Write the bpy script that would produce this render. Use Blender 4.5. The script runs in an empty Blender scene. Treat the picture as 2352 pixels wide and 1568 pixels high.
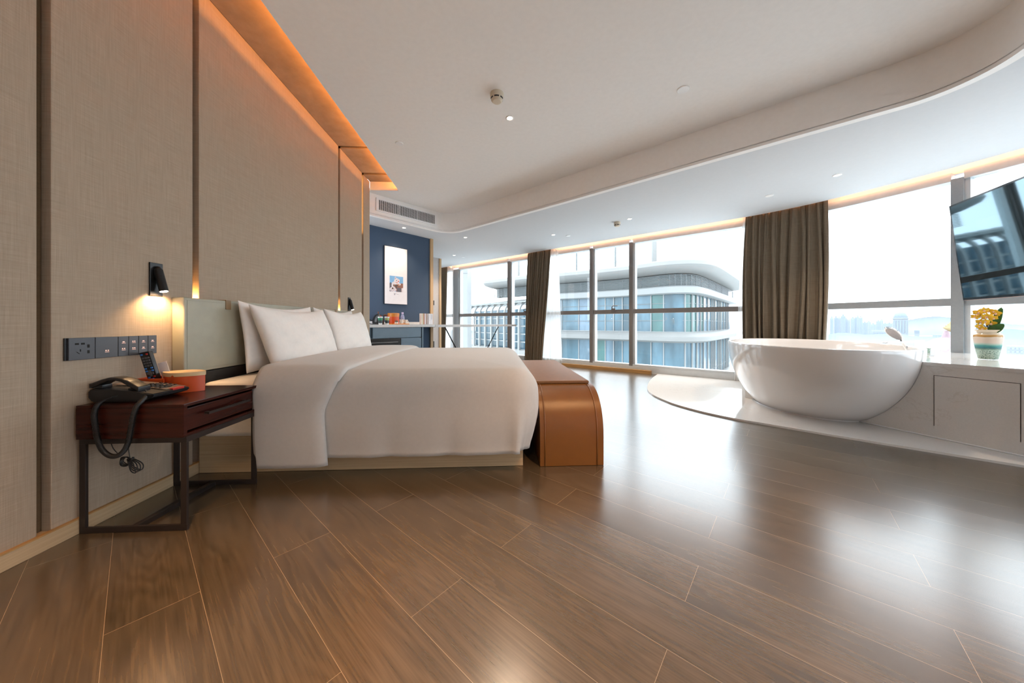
import bpy, bmesh, math, random
from mathutils import Vector, Matrix
from mathutils.geometry import tessellate_polygon
random.seed(7)
SC = bpy.context.scene
COL = SC.collection
PI = math.pi

# ------------------------------------------------------------------ camera, sky, exposure
cam_d = bpy.data.cameras.new('camera')
cam_d.sensor_width = 36.0
cam_d.lens = 36.0 * 744 / 2352
cam_d.shift_y = -41.5 / 2352
cam_d.clip_start = 0.03
cam_d.clip_end = 5000
cam = bpy.data.objects.new('camera', cam_d)
cam.location = (0, 0, 0.8)
cam.rotation_euler = (PI / 2, 0, 0)
COL.objects.link(cam)
SC.camera = cam

world = bpy.data.worlds.new('overcast_sky')
SC.world = world
world.use_nodes = True
wn = world.node_tree
bg = wn.nodes['Background']
SKY = 2.3
tc = wn.nodes.new('ShaderNodeTexCoord')
sx = wn.nodes.new('ShaderNodeSeparateXYZ')
cr = wn.nodes.new('ShaderNodeValToRGB')
cl = wn.nodes.new('ShaderNodeTexNoise'); cl.inputs['Scale'].default_value = 2.2; cl.inputs['Detail'].default_value = 4
mx = wn.nodes.new('ShaderNodeMath'); mx.operation = 'MULTIPLY_ADD'; mx.inputs[1].default_value = 0.10
wn.links.new(tc.outputs['Generated'], sx.inputs[0])
wn.links.new(tc.outputs['Generated'], cl.inputs['Vector'])
wn.links.new(cl.outputs['Fac'], mx.inputs[0])
wn.links.new(sx.outputs['Z'], mx.inputs[2])
wn.links.new(mx.outputs[0], cr.inputs[0])
cr.color_ramp.elements[0].position = 0.0
cr.color_ramp.elements[0].color = (0.86, 0.91, 1.0, 1)
cr.color_ramp.elements[1].position = 0.9
cr.color_ramp.elements[1].color = (0.90, 0.95, 1.0, 1)
wn.links.new(cr.outputs[0], bg.inputs['Color'])
bg.inputs['Strength'].default_value = SKY

SC.view_settings.view_transform = 'Standard'
SC.view_settings.look = 'None'
SC.view_settings.gamma = 1.0
SC.view_settings.use_curve_mapping = False
SC.view_settings.exposure = 1.38

# ------------------------------------------------------------------ plan frames
F, PX, PY, EYE = 744.0, 1176.0, 742.5, 0.8
def norm2(x, y):
    l = math.hypot(x, y); return (x / l, y / l)
gA = norm2(-870 / F, 1); gB = (gA[1], -gA[0])          # planks / blue wall directions
wU = norm2(-40 / F, 1); wN = (wU[1], -wU[0])           # bed wall: along, into the room
WO = (-1.593, 0.0)
def G(a, b, z=0.0): return Vector((a * gA[0] + b * gB[0], a * gA[1] + b * gB[1], z))
def W(u, n, z=0.0): return Vector((WO[0] + u * wU[0] + n * wN[0], WO[1] + u * wU[1] + n * wN[1], z))
angW = math.atan2(wU[1], wU[0]) - PI / 2
angG = math.atan2(gB[1], gB[0])
def XY(x, y, z=0.0): return Vector((x, y, z))
def floorpt(px, py, z=0.0):
    D = (EYE - z) * F / (py - PY); return ((px - PX) / F * D, D)

EDGE = [(-3.9, 9.9), (-2.6, 8.87), (-1.803, 8.228), (0.299, 6.536), (0.95, 6.0), (2.086, 5.105), (3.05, 4.34), (3.42, 3.97), (3.63, 3.68),
        (3.80, 3.37), (3.93, 3.10), (4.04, 2.83), (4.13, 2.56), (4.22, 2.2), (4.33, 1.6), (4.40, 0.8), (4.40, 0.0), (4.33, -0.8), (4.2, -1.5)]
def catmull(pts, k):
    out = []
    P = [pts[0]] + list(pts) + [pts[-1]]
    for i in range(1, len(P) - 2):
        p0, p1, p2, p3 = P[i - 1], P[i], P[i + 1], P[i + 2]
        for j in range(k):
            t = j / k
            out.append(tuple(0.5 * ((2 * b) + (-a + c) * t + (2 * a - 5 * b + 4 * c - d) * t * t + (-a + 3 * b - 3 * c + d) * t ** 3) for a, b, c, d in zip(p0, p1, p2, p3)))
    out.append(tuple(pts[-1]))
    return out
FC = catmull(EDGE, 6)
FS = [0.0]
for a, b in zip(FC, FC[1:]): FS.append(FS[-1] + math.hypot(b[0] - a[0], b[1] - a[1]))
def Fac(s, d, z=0.0):
    s = max(0, min(FS[-1] - 1e-6, s))
    i = max(j for j in range(len(FS)) if FS[j] <= s); i = min(i, len(FC) - 2)
    a, b = FC[i], FC[i + 1]; t = (s - FS[i]) / (FS[i + 1] - FS[i])
    def tan(k):
        p, q = FC[max(k - 1, 0)], FC[min(k + 1, len(FC) - 1)]; return norm2(q[0] - p[0], q[1] - p[1])
    ta, tb = tan(i), tan(i + 1); tx, ty = norm2(ta[0] * (1 - t) + tb[0] * t, ta[1] * (1 - t) + tb[1] * t)
    return Vector((a[0] + (b[0] - a[0]) * t - ty * d, a[1] + (b[1] - a[1]) * t + tx * d, z))
def s_at(px, d):
    k = (px - PX) / F; prev = None; s = 0.0
    while s < FS[-1]:
        p = Fac(s, d); v = p.x - k * p.y
        if prev is not None and prev < 0 <= v: return s
        prev = v; s += 0.01
    return s

# ------------------------------------------------------------------ materials
MATS = {}
def nodes(name):
    m = bpy.data.materials.new(name); m.use_nodes = True
    t = m.node_tree; return m, t, t.nodes['Principled BSDF']
def L(t, a, b): t.links.new(a, b)
def mat(name, col, rough=0.5, metal=0.0, var=0.0, scale=20, bump=0.0, bscale=200, coat=0.0, spec=0.5, sheen=0.0, stretch=None, trans=0.0):
    m, t, p = nodes(name)
    p.inputs['Base Color'].default_value = (*col, 1)
    p.inputs['Roughness'].default_value = rough
    p.inputs['Metallic'].default_value = metal
    p.inputs['Specular IOR Level'].default_value = spec
    p.inputs['Coat Weight'].default_value = coat
    p.inputs['Coat Roughness'].default_value = 0.08
    p.inputs['Sheen Weight'].default_value = sheen
    p.inputs['Transmission Weight'].default_value = trans
    c = t.nodes.new('ShaderNodeTexCoord'); mp = t.nodes.new('ShaderNodeMapping'); L(t, c.outputs['Object'], mp.inputs[0])
    if stretch: mp.inputs['Scale'].default_value = stretch
    if var:
        n = t.nodes.new('ShaderNodeTexNoise'); n.inputs['Scale'].default_value = scale; n.inputs['Detail'].default_value = 5
        r = t.nodes.new('ShaderNodeValToRGB')
        r.color_ramp.elements[0].position = 0.3; r.color_ramp.elements[1].position = 0.7
        r.color_ramp.elements[0].color = (*[v * (1 - var) for v in col], 1)
        r.color_ramp.elements[1].color = (*[min(1, v * (1 + var)) for v in col], 1)
        L(t, mp.outputs[0], n.inputs['Vector']); L(t, n.outputs['Fac'], r.inputs[0]); L(t, r.outputs[0], p.inputs['Base Color'])
    if bump:
        n2 = t.nodes.new('ShaderNodeTexNoise'); n2.inputs['Scale'].default_value = bscale; n2.inputs['Detail'].default_value = 3
        b = t.nodes.new('ShaderNodeBump'); b.inputs['Strength'].default_value = bump; b.inputs['Distance'].default_value = 0.004
        L(t, mp.outputs[0], n2.inputs['Vector']); L(t, n2.outputs['Fac'], b.inputs['Height']); L(t, b.outputs[0], p.inputs['Normal'])
    MATS[name] = m
    return m
def emis(name, col, s):
    m = bpy.data.materials.new(name); m.use_nodes = True; t = m.node_tree
    t.nodes.remove(t.nodes['Principled BSDF']); e = t.nodes.new('ShaderNodeEmission')
    e.inputs[0].default_value = (*col, 1); e.inputs[1].default_value = s
    L(t, e.outputs[0], t.nodes['Material Output'].inputs[0]); return m

def weave_mat(name, c1, c2, hs=(5, 5, 330), vs=(260, 260, 5), rough=0.95):
    m, t, p = nodes(name)
    p.inputs['Roughness'].default_value = rough; p.inputs['Specular IOR Level'].default_value = 0.15
    c = t.nodes.new('ShaderNodeTexCoord')
    outs = []
    for sc in (hs, vs):
        mp = t.nodes.new('ShaderNodeMapping'); mp.inputs['Scale'].default_value = sc; L(t, c.outputs['Object'], mp.inputs[0])
        n = t.nodes.new('ShaderNodeTexNoise'); n.inputs['Scale'].default_value = 1.0; n.inputs['Detail'].default_value = 4; n.inputs['Roughness'].default_value = 0.6
        L(t, mp.outputs[0], n.inputs['Vector']); outs.append(n.outputs['Fac'])
    a = t.nodes.new('ShaderNodeMath'); a.operation = 'ADD'; L(t, outs[0], a.inputs[0]); L(t, outs[1], a.inputs[1])
    r = t.nodes.new('ShaderNodeValToRGB'); h = t.nodes.new('ShaderNodeMath'); h.operation = 'MULTIPLY'; h.inputs[1].default_value = 0.5
    L(t, a.outputs[0], h.inputs[0]); L(t, h.outputs[0], r.inputs[0])
    r.color_ramp.elements[0].position = 0.30; r.color_ramp.elements[1].position = 0.70
    r.color_ramp.elements[0].color = (*c1, 1); r.color_ramp.elements[1].color = (*c2, 1)
    L(t, r.outputs[0], p.inputs['Base Color'])
    b = t.nodes.new('ShaderNodeBump'); b.inputs['Strength'].default_value = 0.25; b.inputs['Distance'].default_value = 0.001
    L(t, h.outputs[0], b.inputs['Height']); L(t, b.outputs[0], p.inputs['Normal'])
    return m

def wood_mat(name, c1, c2, stretch, rough=0.45, coat=0.0, spec=0.5):
    m, t, p = nodes(name)
    p.inputs['Roughness'].default_value = rough; p.inputs['Coat Weight'].default_value = coat; p.inputs['Coat Roughness'].default_value = 0.2
    p.inputs['Specular IOR Level'].default_value = spec
    c = t.nodes.new('ShaderNodeTexCoord'); mp = t.nodes.new('ShaderNodeMapping'); mp.inputs['Scale'].default_value = stretch
    L(t, c.outputs['Object'], mp.inputs[0])
    n = t.nodes.new('ShaderNodeTexNoise'); n.inputs['Scale'].default_value = 1.0; n.inputs['Detail'].default_value = 6
    L(t, mp.outputs[0], n.inputs['Vector'])
    r = t.nodes.new('ShaderNodeValToRGB'); r.color_ramp.elements[0].position = 0.3; r.color_ramp.elements[1].position = 0.72
    r.color_ramp.elements[0].color = (*c1, 1); r.color_ramp.elements[1].color = (*c2, 1)
    L(t, n.outputs['Fac'], r.inputs[0]); L(t, r.outputs[0], p.inputs['Base Color'])
    return m

def floor_mat():
    m, t, p = nodes('oak_planks')
    uv = t.nodes.new('ShaderNodeUVMap'); uv.uv_map = 'plan'
    br = t.nodes.new('ShaderNodeTexBrick')
    br.offset = 0.5; br.offset_frequency = 2; br.squash = 1.0; br.squash_frequency = 2
    br.inputs['Scale'].default_value = 1.0
    br.inputs['Brick Width'].default_value = 1.109
    br.inputs['Row Height'].default_value = 0.1805
    br.inputs['Mortar Size'].default_value = 0.0006
    br.inputs['Mortar Smooth'].default_value = 0.1
    br.inputs['Bias'].default_value = 0.0
    br.inputs['Color1'].default_value = (0, 0, 0, 1); br.inputs['Color2'].default_value = (1, 1, 1, 1); br.inputs['Mortar'].default_value = (0.5, 0.5, 0.5, 1)
    L(t, uv.outputs[0], br.inputs['Vector'])
    # per-plank offset for the grain
    off = t.nodes.new('ShaderNodeVectorMath'); off.operation = 'SCALE'; off.inputs['Scale'].default_value = 37.0
    L(t, br.outputs['Color'], off.inputs[0])
    add = t.nodes.new('ShaderNodeVectorMath'); add.operation = 'ADD'
    L(t, uv.outputs[0], add.inputs[0]); L(t, off.outputs[0], add.inputs[1])
    mp = t.nodes.new('ShaderNodeMapping'); mp.inputs['Scale'].default_value = (1.3, 8.5, 1); L(t, add.outputs[0], mp.inputs[0])
    n0 = t.nodes.new('ShaderNodeTexNoise'); n0.inputs['Scale'].default_value = 1.0; n0.inputs['Detail'].default_value = 2.0; n0.inputs['Roughness'].default_value = 0.4
    L(t, mp.outputs[0], n0.inputs['Vector'])
    # contour rings of the noise = cathedral grain
    ml = t.nodes.new('ShaderNodeMath'); ml.operation = 'MULTIPLY'; ml.inputs[1].default_value = 75.0; L(t, n0.outputs['Fac'], ml.inputs[0])
    sn = t.nodes.new('ShaderNodeMath'); sn.operation = 'SINE'; L(t, ml.outputs[0], sn.inputs[0])
    mp2 = t.nodes.new('ShaderNodeMapping'); mp2.inputs['Scale'].default_value = (5, 190, 1); L(t, add.outputs[0], mp2.inputs[0])
    n2 = t.nodes.new('ShaderNodeTexNoise'); n2.inputs['Scale'].default_value = 1.0; n2.inputs['Detail'].default_value = 4
    L(t, mp2.outputs[0], n2.inputs['Vector'])
    mp3 = t.nodes.new('ShaderNodeMapping'); mp3.inputs['Scale'].default_value = (2.2, 7, 1); L(t, add.outputs[0], mp3.inputs[0])
    n3 = t.nodes.new('ShaderNodeTexNoise'); n3.inputs['Scale'].default_value = 1.0; n3.inputs['Detail'].default_value = 3
    L(t, mp3.outputs[0], n3.inputs['Vector'])
    r1 = t.nodes.new('ShaderNodeMapRange'); r1.inputs[1].default_value = -1; r1.inputs[2].default_value = 1; r1.inputs[3].default_value = 0.44; r1.inputs[4].default_value = 0.56
    L(t, sn.outputs[0], r1.inputs[0])
    a1 = t.nodes.new('ShaderNodeMath'); a1.operation = 'MULTIPLY_ADD'; a1.inputs[1].default_value = 0.62; L(t, n2.outputs['Fac'], a1.inputs[0]); L(t, r1.outputs[0], a1.inputs[2])
    a2 = t.nodes.new('ShaderNodeMath'); a2.operation = 'MULTIPLY_ADD'; a2.inputs[1].default_value = 0.40; L(t, n3.outputs['Fac'], a2.inputs[0]); L(t, a1.outputs[0], a2.inputs[2])
    ramp = t.nodes.new('ShaderNodeValToRGB')
    e = ramp.color_ramp.elements
    e[0].position = 0.82; e[0].color = (0.042, 0.031, 0.020, 1)
    e[1].position = 1.42; e[1].color = (0.110, 0.080, 0.050, 1)
    sc2 = t.nodes.new('ShaderNodeMapRange'); sc2.inputs[1].default_value = 0.66; sc2.inputs[2].default_value = 1.36; L(t, a2.outputs[0], sc2.inputs[0])
    e[0].position = 0.15; e[1].position = 0.85
    L(t, sc2.outputs[0], ramp.inputs[0])
    # tone of the plank
    hv = t.nodes.new('ShaderNodeHueSaturation'); L(t, ramp.outputs[0], hv.inputs['Color'])
    vr = t.nodes.new('ShaderNodeMapRange'); vr.inputs[3].default_value = 0.92; vr.inputs[4].default_value = 1.08
    sepc = t.nodes.new('ShaderNodeSeparateColor'); L(t, br.outputs['Color'], sepc.inputs[0]); L(t, sepc.outputs[0], vr.inputs[0]); L(t, vr.outputs[0], hv.inputs['Value'])
    mxm = t.nodes.new('ShaderNodeMix'); mxm.data_type = 'RGBA'
    L(t, br.outputs['Fac'], mxm.inputs[0]); L(t, hv.outputs[0], mxm.inputs[6]); mxm.inputs[7].default_value = (0.26, 0.20, 0.14, 1)
    L(t, mxm.outputs[2], p.inputs['Base Color'])
    rr = t.nodes.new('ShaderNodeMapRange'); rr.inputs[3].default_value = 0.20; rr.inputs[4].default_value = 0.27; L(t, n3.outputs['Fac'], rr.inputs[0]); L(t, rr.outputs[0], p.inputs['Roughness'])
    bp = t.nodes.new('ShaderNodeBump'); bp.inputs['Strength'].default_value = 0.05; bp.inputs['Distance'].default_value = 0.001
    L(t, a1.outputs[0], bp.inputs['Height']); L(t, bp.outputs[0], p.inputs['Normal'])
    p.inputs['Specular IOR Level'].default_value = 1.0; p.inputs['Coat Weight'].default_value = 0.5; p.inputs['Coat Roughness'].default_value = 0.24
    return m

def marble_mat():
    m, t, p = nodes('pale_quartz')
    c = t.nodes.new('ShaderNodeTexCoord')
    n = t.nodes.new('ShaderNodeTexNoise'); n.inputs['Scale'].default_value = 3.2; n.inputs['Detail'].default_value = 6; n.inputs['Distortion'].default_value = 1.2
    L(t, c.outputs['Object'], n.inputs['Vector'])
    r = t.nodes.new('ShaderNodeValToRGB'); e = r.color_ramp.elements
    e[0].position = 0.0; e[0].color = (0.76, 0.735, 0.71, 1); e[1].position = 1.0; e[1].color = (0.76, 0.735, 0.71, 1)
    for pos, cc in ((0.588, (0.76, 0.735, 0.71, 1)), (0.598, (0.69, 0.655, 0.62, 1)), (0.606, (0.76, 0.735, 0.71, 1))):
        k = e.new(pos); k.color = cc
    L(t, n.outputs['Fac'], r.inputs[0])
    n2 = t.nodes.new('ShaderNodeTexNoise'); n2.inputs['Scale'].default_value = 120; L(t, c.outputs['Object'], n2.inputs['Vector'])
    mr = t.nodes.new('ShaderNodeMapRange'); mr.inputs[3].default_value = 0.94; mr.inputs[4].default_value = 1.05; L(t, n2.outputs['Fac'], mr.inputs[0])
    hv = t.nodes.new('ShaderNodeHueSaturation'); L(t, r.outputs[0], hv.inputs['Color']); L(t, mr.outputs[0], hv.inputs['Value'])
    L(t, hv.outputs[0], p.inputs['Base Color'])
    p.inputs['Roughness'].default_value = 0.06
    return m

def glass_mat(name, tint=(0.96, 0.98, 0.98), ior=1.5):
    m = bpy.data.materials.new(name); m.use_nodes = True; t = m.node_tree
    t.nodes.remove(t.nodes['Principled BSDF'])
    tr = t.nodes.new('ShaderNodeBsdfTransparent'); tr.inputs[0].default_value = (*tint, 1)
    gl = t.nodes.new('ShaderNodeBsdfGlossy'); gl.inputs['Roughness'].default_value = 0.01
    fr = t.nodes.new('ShaderNodeFresnel')
    ge = t.nodes.new('ShaderNodeNewGeometry'); mi = t.nodes.new('ShaderNodeMapRange'); mi.inputs[3].default_value = ior; mi.inputs[4].default_value = 1 / ior
    L(t, ge.outputs['Backfacing'], mi.inputs[0]); L(t, mi.outputs[0], fr.inputs[0])
    mx = t.nodes.new('ShaderNodeMixShader'); L(t, fr.outputs[0], mx.inputs[0]); L(t, tr.outputs[0], mx.inputs[1]); L(t, gl.outputs[0], mx.inputs[2])
    L(t, mx.outputs[0], t.nodes['Material Output'].inputs[0])
    return m
def sheer_mat():
    m = bpy.data.materials.new('white_voile'); m.use_nodes = True; t = m.node_tree
    t.nodes.remove(t.nodes['Principled BSDF'])
    tr = t.nodes.new('ShaderNodeBsdfTransparent'); tl = t.nodes.new('ShaderNodeBsdfTranslucent'); df = t.nodes.new('ShaderNodeBsdfDiffuse')
    tl.inputs[0].default_value = (0.9, 0.9, 0.9, 1); df.inputs[0].default_value = (0.9, 0.9, 0.9, 1)
    a = t.nodes.new('ShaderNodeMixShader'); a.inputs[0].default_value = 0.5; L(t, tl.outputs[0], a.inputs[1]); L(t, df.outputs[0], a.inputs[2])
    b = t.nodes.new('ShaderNodeMixShader'); b.inputs[0].default_value = 0.72; L(t, tr.outputs[0], b.inputs[1]); L(t, a.outputs[0], b.inputs[2])
    L(t, b.outputs[0], t.nodes['Material Output'].inputs[0]); return m

M_fabric = weave_mat('taupe_linen', (0.30, 0.232, 0.170), (0.47, 0.375, 0.285), hs=(9, 9, 700), vs=(620, 620, 8))
M_groove = weave_mat('brown_groove_cloth', (0.10, 0.065, 0.035), (0.16, 0.10, 0.055))
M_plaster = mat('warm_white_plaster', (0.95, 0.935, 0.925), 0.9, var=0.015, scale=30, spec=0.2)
M_lowceil = mat('dimmed_white_plaster', (0.67, 0.69, 0.72), 0.9, var=0.01, scale=30, spec=0.2)  # same white paint as raised ceiling; daylight correction put into a darker, bluer colour
M_floor = floor_mat()
M_marble = marble_mat()
M_oak = wood_mat('pale_oak', (0.46, 0.34, 0.22), (0.60, 0.46, 0.31), (6, 6, 160))
M_oakh = wood_mat('pale_oak_long', (0.44, 0.31, 0.18), (0.56, 0.41, 0.25), (2, 2, 150))
M_trimoak = wood_mat('golden_oak', (0.42, 0.26, 0.12), (0.58, 0.38, 0.20), (90, 90, 2))
M_stripoak = wood_mat('amber_oak', (0.34, 0.18, 0.06), (0.48, 0.27, 0.10), (3, 3, 90))
M_mahog = wood_mat('mahogany', (0.026, 0.0045, 0.003), (0.050, 0.010, 0.006), (4, 4, 80), rough=0.25, spec=0.3)
M_dmetal = mat('dark_bronze', (0.030, 0.022, 0.020), 0.42, metal=0.3, var=0.1)
M_black = mat('black_plastic', (0.012, 0.012, 0.013), 0.38, var=0.1)
M_blackm = mat('matt_black_metal', (0.014, 0.013, 0.013), 0.35, metal=0.4, var=0.1)
M_alu = mat('grey_aluminium', (0.30, 0.325, 0.345), 0.42, metal=0.25, var=0.03, scale=60)
M_aluw = mat('pale_aluminium', (0.55, 0.58, 0.60), 0.45, metal=0.1, var=0.03)
M_alud = mat('bronze_aluminium', (0.20, 0.185, 0.18), 0.45, metal=0.25, var=0.03)
M_glass = glass_mat('window_glass', (0.95, 0.985, 0.985), 1.45)
M_sheer = sheer_mat()
M_curtain = weave_mat('olive_brown_curtain', (0.118, 0.090, 0.062), (0.215, 0.170, 0.122), hs=(9, 9, 420), vs=(420, 420, 9), rough=0.8)
M_linen = mat('white_cotton', (0.57, 0.545, 0.52), 0.85, var=0.02, scale=60, bump=0.05, bscale=400, sheen=0.2, spec=0.2)
M_pillow = mat('white_pillow_cotton', (0.80, 0.755, 0.71), 0.85, var=0.02, scale=40, bump=0.5, bscale=14, sheen=0.2, spec=0.2)
M_sheet = mat('cream_sheet', (0.84, 0.77, 0.68), 0.85, var=0.02, scale=40, bump=0.08, bscale=300, spec=0.2)
M_hboard = mat('sage_leather', (0.36, 0.335, 0.25), 0.42, var=0.05, scale=14, bump=0.15, bscale=420)
M_strap = mat('tan_strap', (0.27, 0.17, 0.085), 0.5, var=0.05)
M_tan = mat('caramel_leather', (0.20, 0.074, 0.012), 0.33, var=0.05, scale=12, bump=0.12, bscale=500)
M_tanpad = mat('caramel_suede', (0.26, 0.112, 0.038), 0.55, var=0.08, scale=25, bump=0.15, bscale=500)
M_tub = mat('white_acrylic', (0.84, 0.82, 0.81), 0.09, var=0.005, scale=5, coat=0.3)
M_chrome = mat('chrome', (0.82, 0.84, 0.86), 0.06, metal=1.0, var=0.01)
M_nozzle = mat('shower_face', (0.45, 0.42, 0.42), 0.4, var=0.5, scale=420)
M_blue = mat('navy_wall', (0.055, 0.085, 0.135), 0.75, var=0.05, scale=200, spec=0.25)
M_cab = mat('slate_blue_lacquer', (0.125, 0.185, 0.24), 0.35, var=0.03)
M_cabd = mat('cabinet_shadow_gap', (0.05, 0.08, 0.11), 0.5, var=0.03)
M_counter = mat('counter_quartz', (0.62, 0.60, 0.58), 0.2, var=0.03, scale=40)
M_desk = mat('desk_quartz', (0.50, 0.47, 0.45), 0.25, var=0.03, scale=40)
M_grey = mat('greige_panel', (0.50, 0.46, 0.44), 0.7, var=0.03)
M_screen = mat('tv_screen', (0.004, 0.008, 0.011), 0.03, var=0.05)
M_screen.node_tree.nodes['Principled BSDF'].inputs['IOR'].default_value = 2.6
M_screen.node_tree.nodes['Principled BSDF'].inputs['Specular Tint'].default_value = (0.62, 0.88, 1.0, 1)
M_rose = mat('rose_gold_edge', (0.62, 0.36, 0.28), 0.35, metal=0.5, var=0.02)
M_orange = mat('orange_lacquer', (0.60, 0.075, 0.010), 0.35, var=0.03)
M_cream = mat('cream_lid', (0.66, 0.47, 0.25), 0.4, var=0.03)
M_paper = mat('paper', (0.80, 0.77, 0.79), 0.7, var=0.02)
M_white = mat('white_plastic', (0.92, 0.92, 0.93), 0.4, var=0.01)
M_ivory = mat('ivory_plastic', (0.66, 0.58, 0.46), 0.45, var=0.02)
M_cuff = mat('socket_grey', (0.055, 0.055, 0.062), 0.33, metal=0.2, var=0.04)
M_led = emis('warm_led', (1.0, 0.34, 0.06), 34)
M_led2 = emis('warm_led_window', (1.0, 0.48, 0.24), 24)
M_ledg = emis('gold_led', (1.0, 0.50, 0.14), 110)
M_lens = emis('lamp_lens', (1.0, 0.80, 0.60), 20)
M_legend = emis('panel_legend', (1.0, 0.55, 0.42), 0.55)

# ------------------------------------------------------------------ mesh builder
class MB:
    def __init__(s): s.bm = bmesh.new()
    def box(s, fn, x0, x1, y0, y1, z0, z1, bev=0.0, seg=2):
        vs = [s.bm.verts.new(fn(x, y, z)) for x in (x0, x1) for y in (y0, y1) for z in (z0, z1)]
        fs = [s.bm.faces.new([vs[i] for i in q]) for q in ((0, 1, 3, 2), (4, 6, 7, 5), (0, 4, 5, 1), (2, 3, 7, 6), (0, 2, 6, 4), (1, 5, 7, 3))]
        if bev:
            es = list({e for f in fs for e in f.edges})
            bmesh.ops.bevel(s.bm, geom=es, offset=bev, segments=seg, affect='EDGES', profile=0.6)
        return s
    def quad(s, pts):
        s.bm.faces.new([s.bm.verts.new(p) for p in pts]); return s
    def prism(s, pts, z0, z1, tri=True):
        lo = [s.bm.verts.new((p[0], p[1], z0)) for p in pts]; hi = [s.bm.verts.new((p[0], p[1], z1)) for p in pts]
        n = len(pts)
        for i in range(n): s.bm.faces.new((lo[i], lo[(i + 1) % n], hi[(i + 1) % n], hi[i]))
        for tr in tessellate_polygon([[Vector((p[0], p[1], 0)) for p in pts]]):
            for vv in (lo, hi):
                try: s.bm.faces.new([vv[i] for i in tr])
                except ValueError: pass
        return s
    def grid(s, fn, nu, nv, close_u=False, close_v=False):
        g = [[s.bm.verts.new(fn(i / (nu if close_u else nu - 1), j / (nv if close_v else nv - 1))) for j in range(nv)] for i in range(nu)]
        for i in range(nu if close_u else nu - 1):
            for j in range(nv if close_v else nv - 1):
                try: s.bm.faces.new((g[i][j], g[(i + 1) % nu][j], g[(i + 1) % nu][(j + 1) % nv], g[i][(j + 1) % nv]))
                except ValueError: pass
        return g
    def lathe(s, c, prof, n=32, sx=1.0, sy=1.0, rot=0.0):
        # prof: list of (r, z); closes ends when r==0
        rings = []
        for r, z in prof:
            if r < 1e-6: rings.append([s.bm.verts.new((c[0], c[1], c[2] + z))])
            else:
                ring = []
                for k in range(n):
                    a = 2 * PI * k / n; x, y = r * math.cos(a) * sx, r * math.sin(a) * sy
                    ring.append(s.bm.verts.new((c[0] + x * math.cos(rot) - y * math.sin(rot), c[1] + x * math.sin(rot) + y * math.cos(rot), c[2] + z)))
                rings.append(ring)
        for a, b in zip(rings, rings[1:]):
            for k in range(n):
                if len(a) == 1 and len(b) == 1: continue
                if len(a) == 1: s.bm.faces.new((a[0], b[k], b[(k + 1) % n]))
                elif len(b) == 1: s.bm.faces.new((a[k], b[0], a[(k + 1) % n]))
                else: s.bm.faces.new((a[k], b[k], b[(k + 1) % n], a[(k + 1) % n]))
        return s
    def tube(s, path, r, n=8, closed=False, caps=True):
        P = [Vector(p) for p in path]; rr = r if isinstance(r, (list, tuple)) else [r] * len(P)
        rings = []; up = Vector((0, 0, 1)); prevx = None
        for i, p in enumerate(P):
            if closed: t = P[(i + 1) % len(P)] - P[i - 1]
            else: t = P[min(i + 1, len(P) - 1)] - P[max(i - 1, 0)]
            t.normalize()
            if prevx is None:
                x = t.cross(up)
                if x.length < 0.05: x = t.cross(Vector((1, 0, 0)))
            else: x = prevx - t * prevx.dot(t)
            x.normalize(); y = t.cross(x); prevx = x
            rings.append([s.bm.verts.new(p + (x * math.cos(2 * PI * k / n) + y * math.sin(2 * PI * k / n)) * rr[i]) for k in range(n)])
        m = len(rings)
        for i in range(m if closed else m - 1):
            a, b = rings[i], rings[(i + 1) % m]
            for k in range(n): s.bm.faces.new((a[k], a[(k + 1) % n], b[(k + 1) % n], b[k]))
        if caps and not closed:
            s.bm.faces.new(rings[0][::-1]); s.bm.faces.new(rings[-1])
        return s
    def sphere(s, c, r, sc=(1, 1, 1), n=16, m=10):
        prof = [(math.sin(PI * i / m), -math.cos(PI * i / m)) for i in range(m + 1)]
        prof[0] = (0, -1); prof[-1] = (0, 1)
        base = len(s.bm.verts); s.bm.verts.ensure_lookup_table()
        before = set(s.bm.verts)
        s.lathe((0, 0, 0), prof, n)
        for v in s.bm.verts:
            if v not in before: v.co = Vector((c[0] + v.co.x * r * sc[0], c[1] + v.co.y * r * sc[1], c[2] + v.co.z * r * sc[2]))
        return s
    def uvplan(s):
        lay = s.bm.loops.layers.uv.new('plan')
        for f in s.bm.faces:
            for l in f.loops:
                v = l.vert.co; a = v.x * gA[0] + v.y * gA[1]; b = v.x * gB[0] + v.y * gB[1]
                l[lay].uv = (a - 0.782 + 11.09, b + 0.05 + 1.805 * 2)
        return s
    def build(s, name, m, parent=None, smooth=False, solid=0.0, subsurf=0, mats=None, smooth_angle=None, noweld=False):
        bm = s.bm
        if not noweld: bmesh.ops.remove_doubles(bm, verts=bm.verts, dist=1e-6)
        bmesh.ops.recalc_face_normals(bm, faces=bm.faces)
        if parent is not None:
            inv = (Matrix.Translation(parent.location) @ parent.rotation_euler.to_matrix().to_4x4())
            if parent.parent is not None:
                pp = parent.parent; inv = (Matrix.Translation(pp.location) @ pp.rotation_euler.to_matrix().to_4x4()) @ inv
            bm.transform(inv.inverted())
        me = bpy.data.meshes.new(name); bm.to_mesh(me); bm.free()
        for mm in (mats or [m]): me.materials.append(mm)
        if smooth:
            for p in me.polygons: p.use_smooth = True
            if smooth_angle:
                me.set_sharp_from_angle(angle=math.radians(smooth_angle))
        o = bpy.data.objects.new(name, me); COL.objects.link(o)
        if parent is not None: o.parent = parent
        if solid:
            md = o.modifiers.new('thick', 'SOLIDIFY'); md.thickness = solid; md.offset = 0
        if subsurf:
            md = o.modifiers.new('sub', 'SUBSURF'); md.levels = subsurf; md.render_levels = subsurf
        return o

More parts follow.
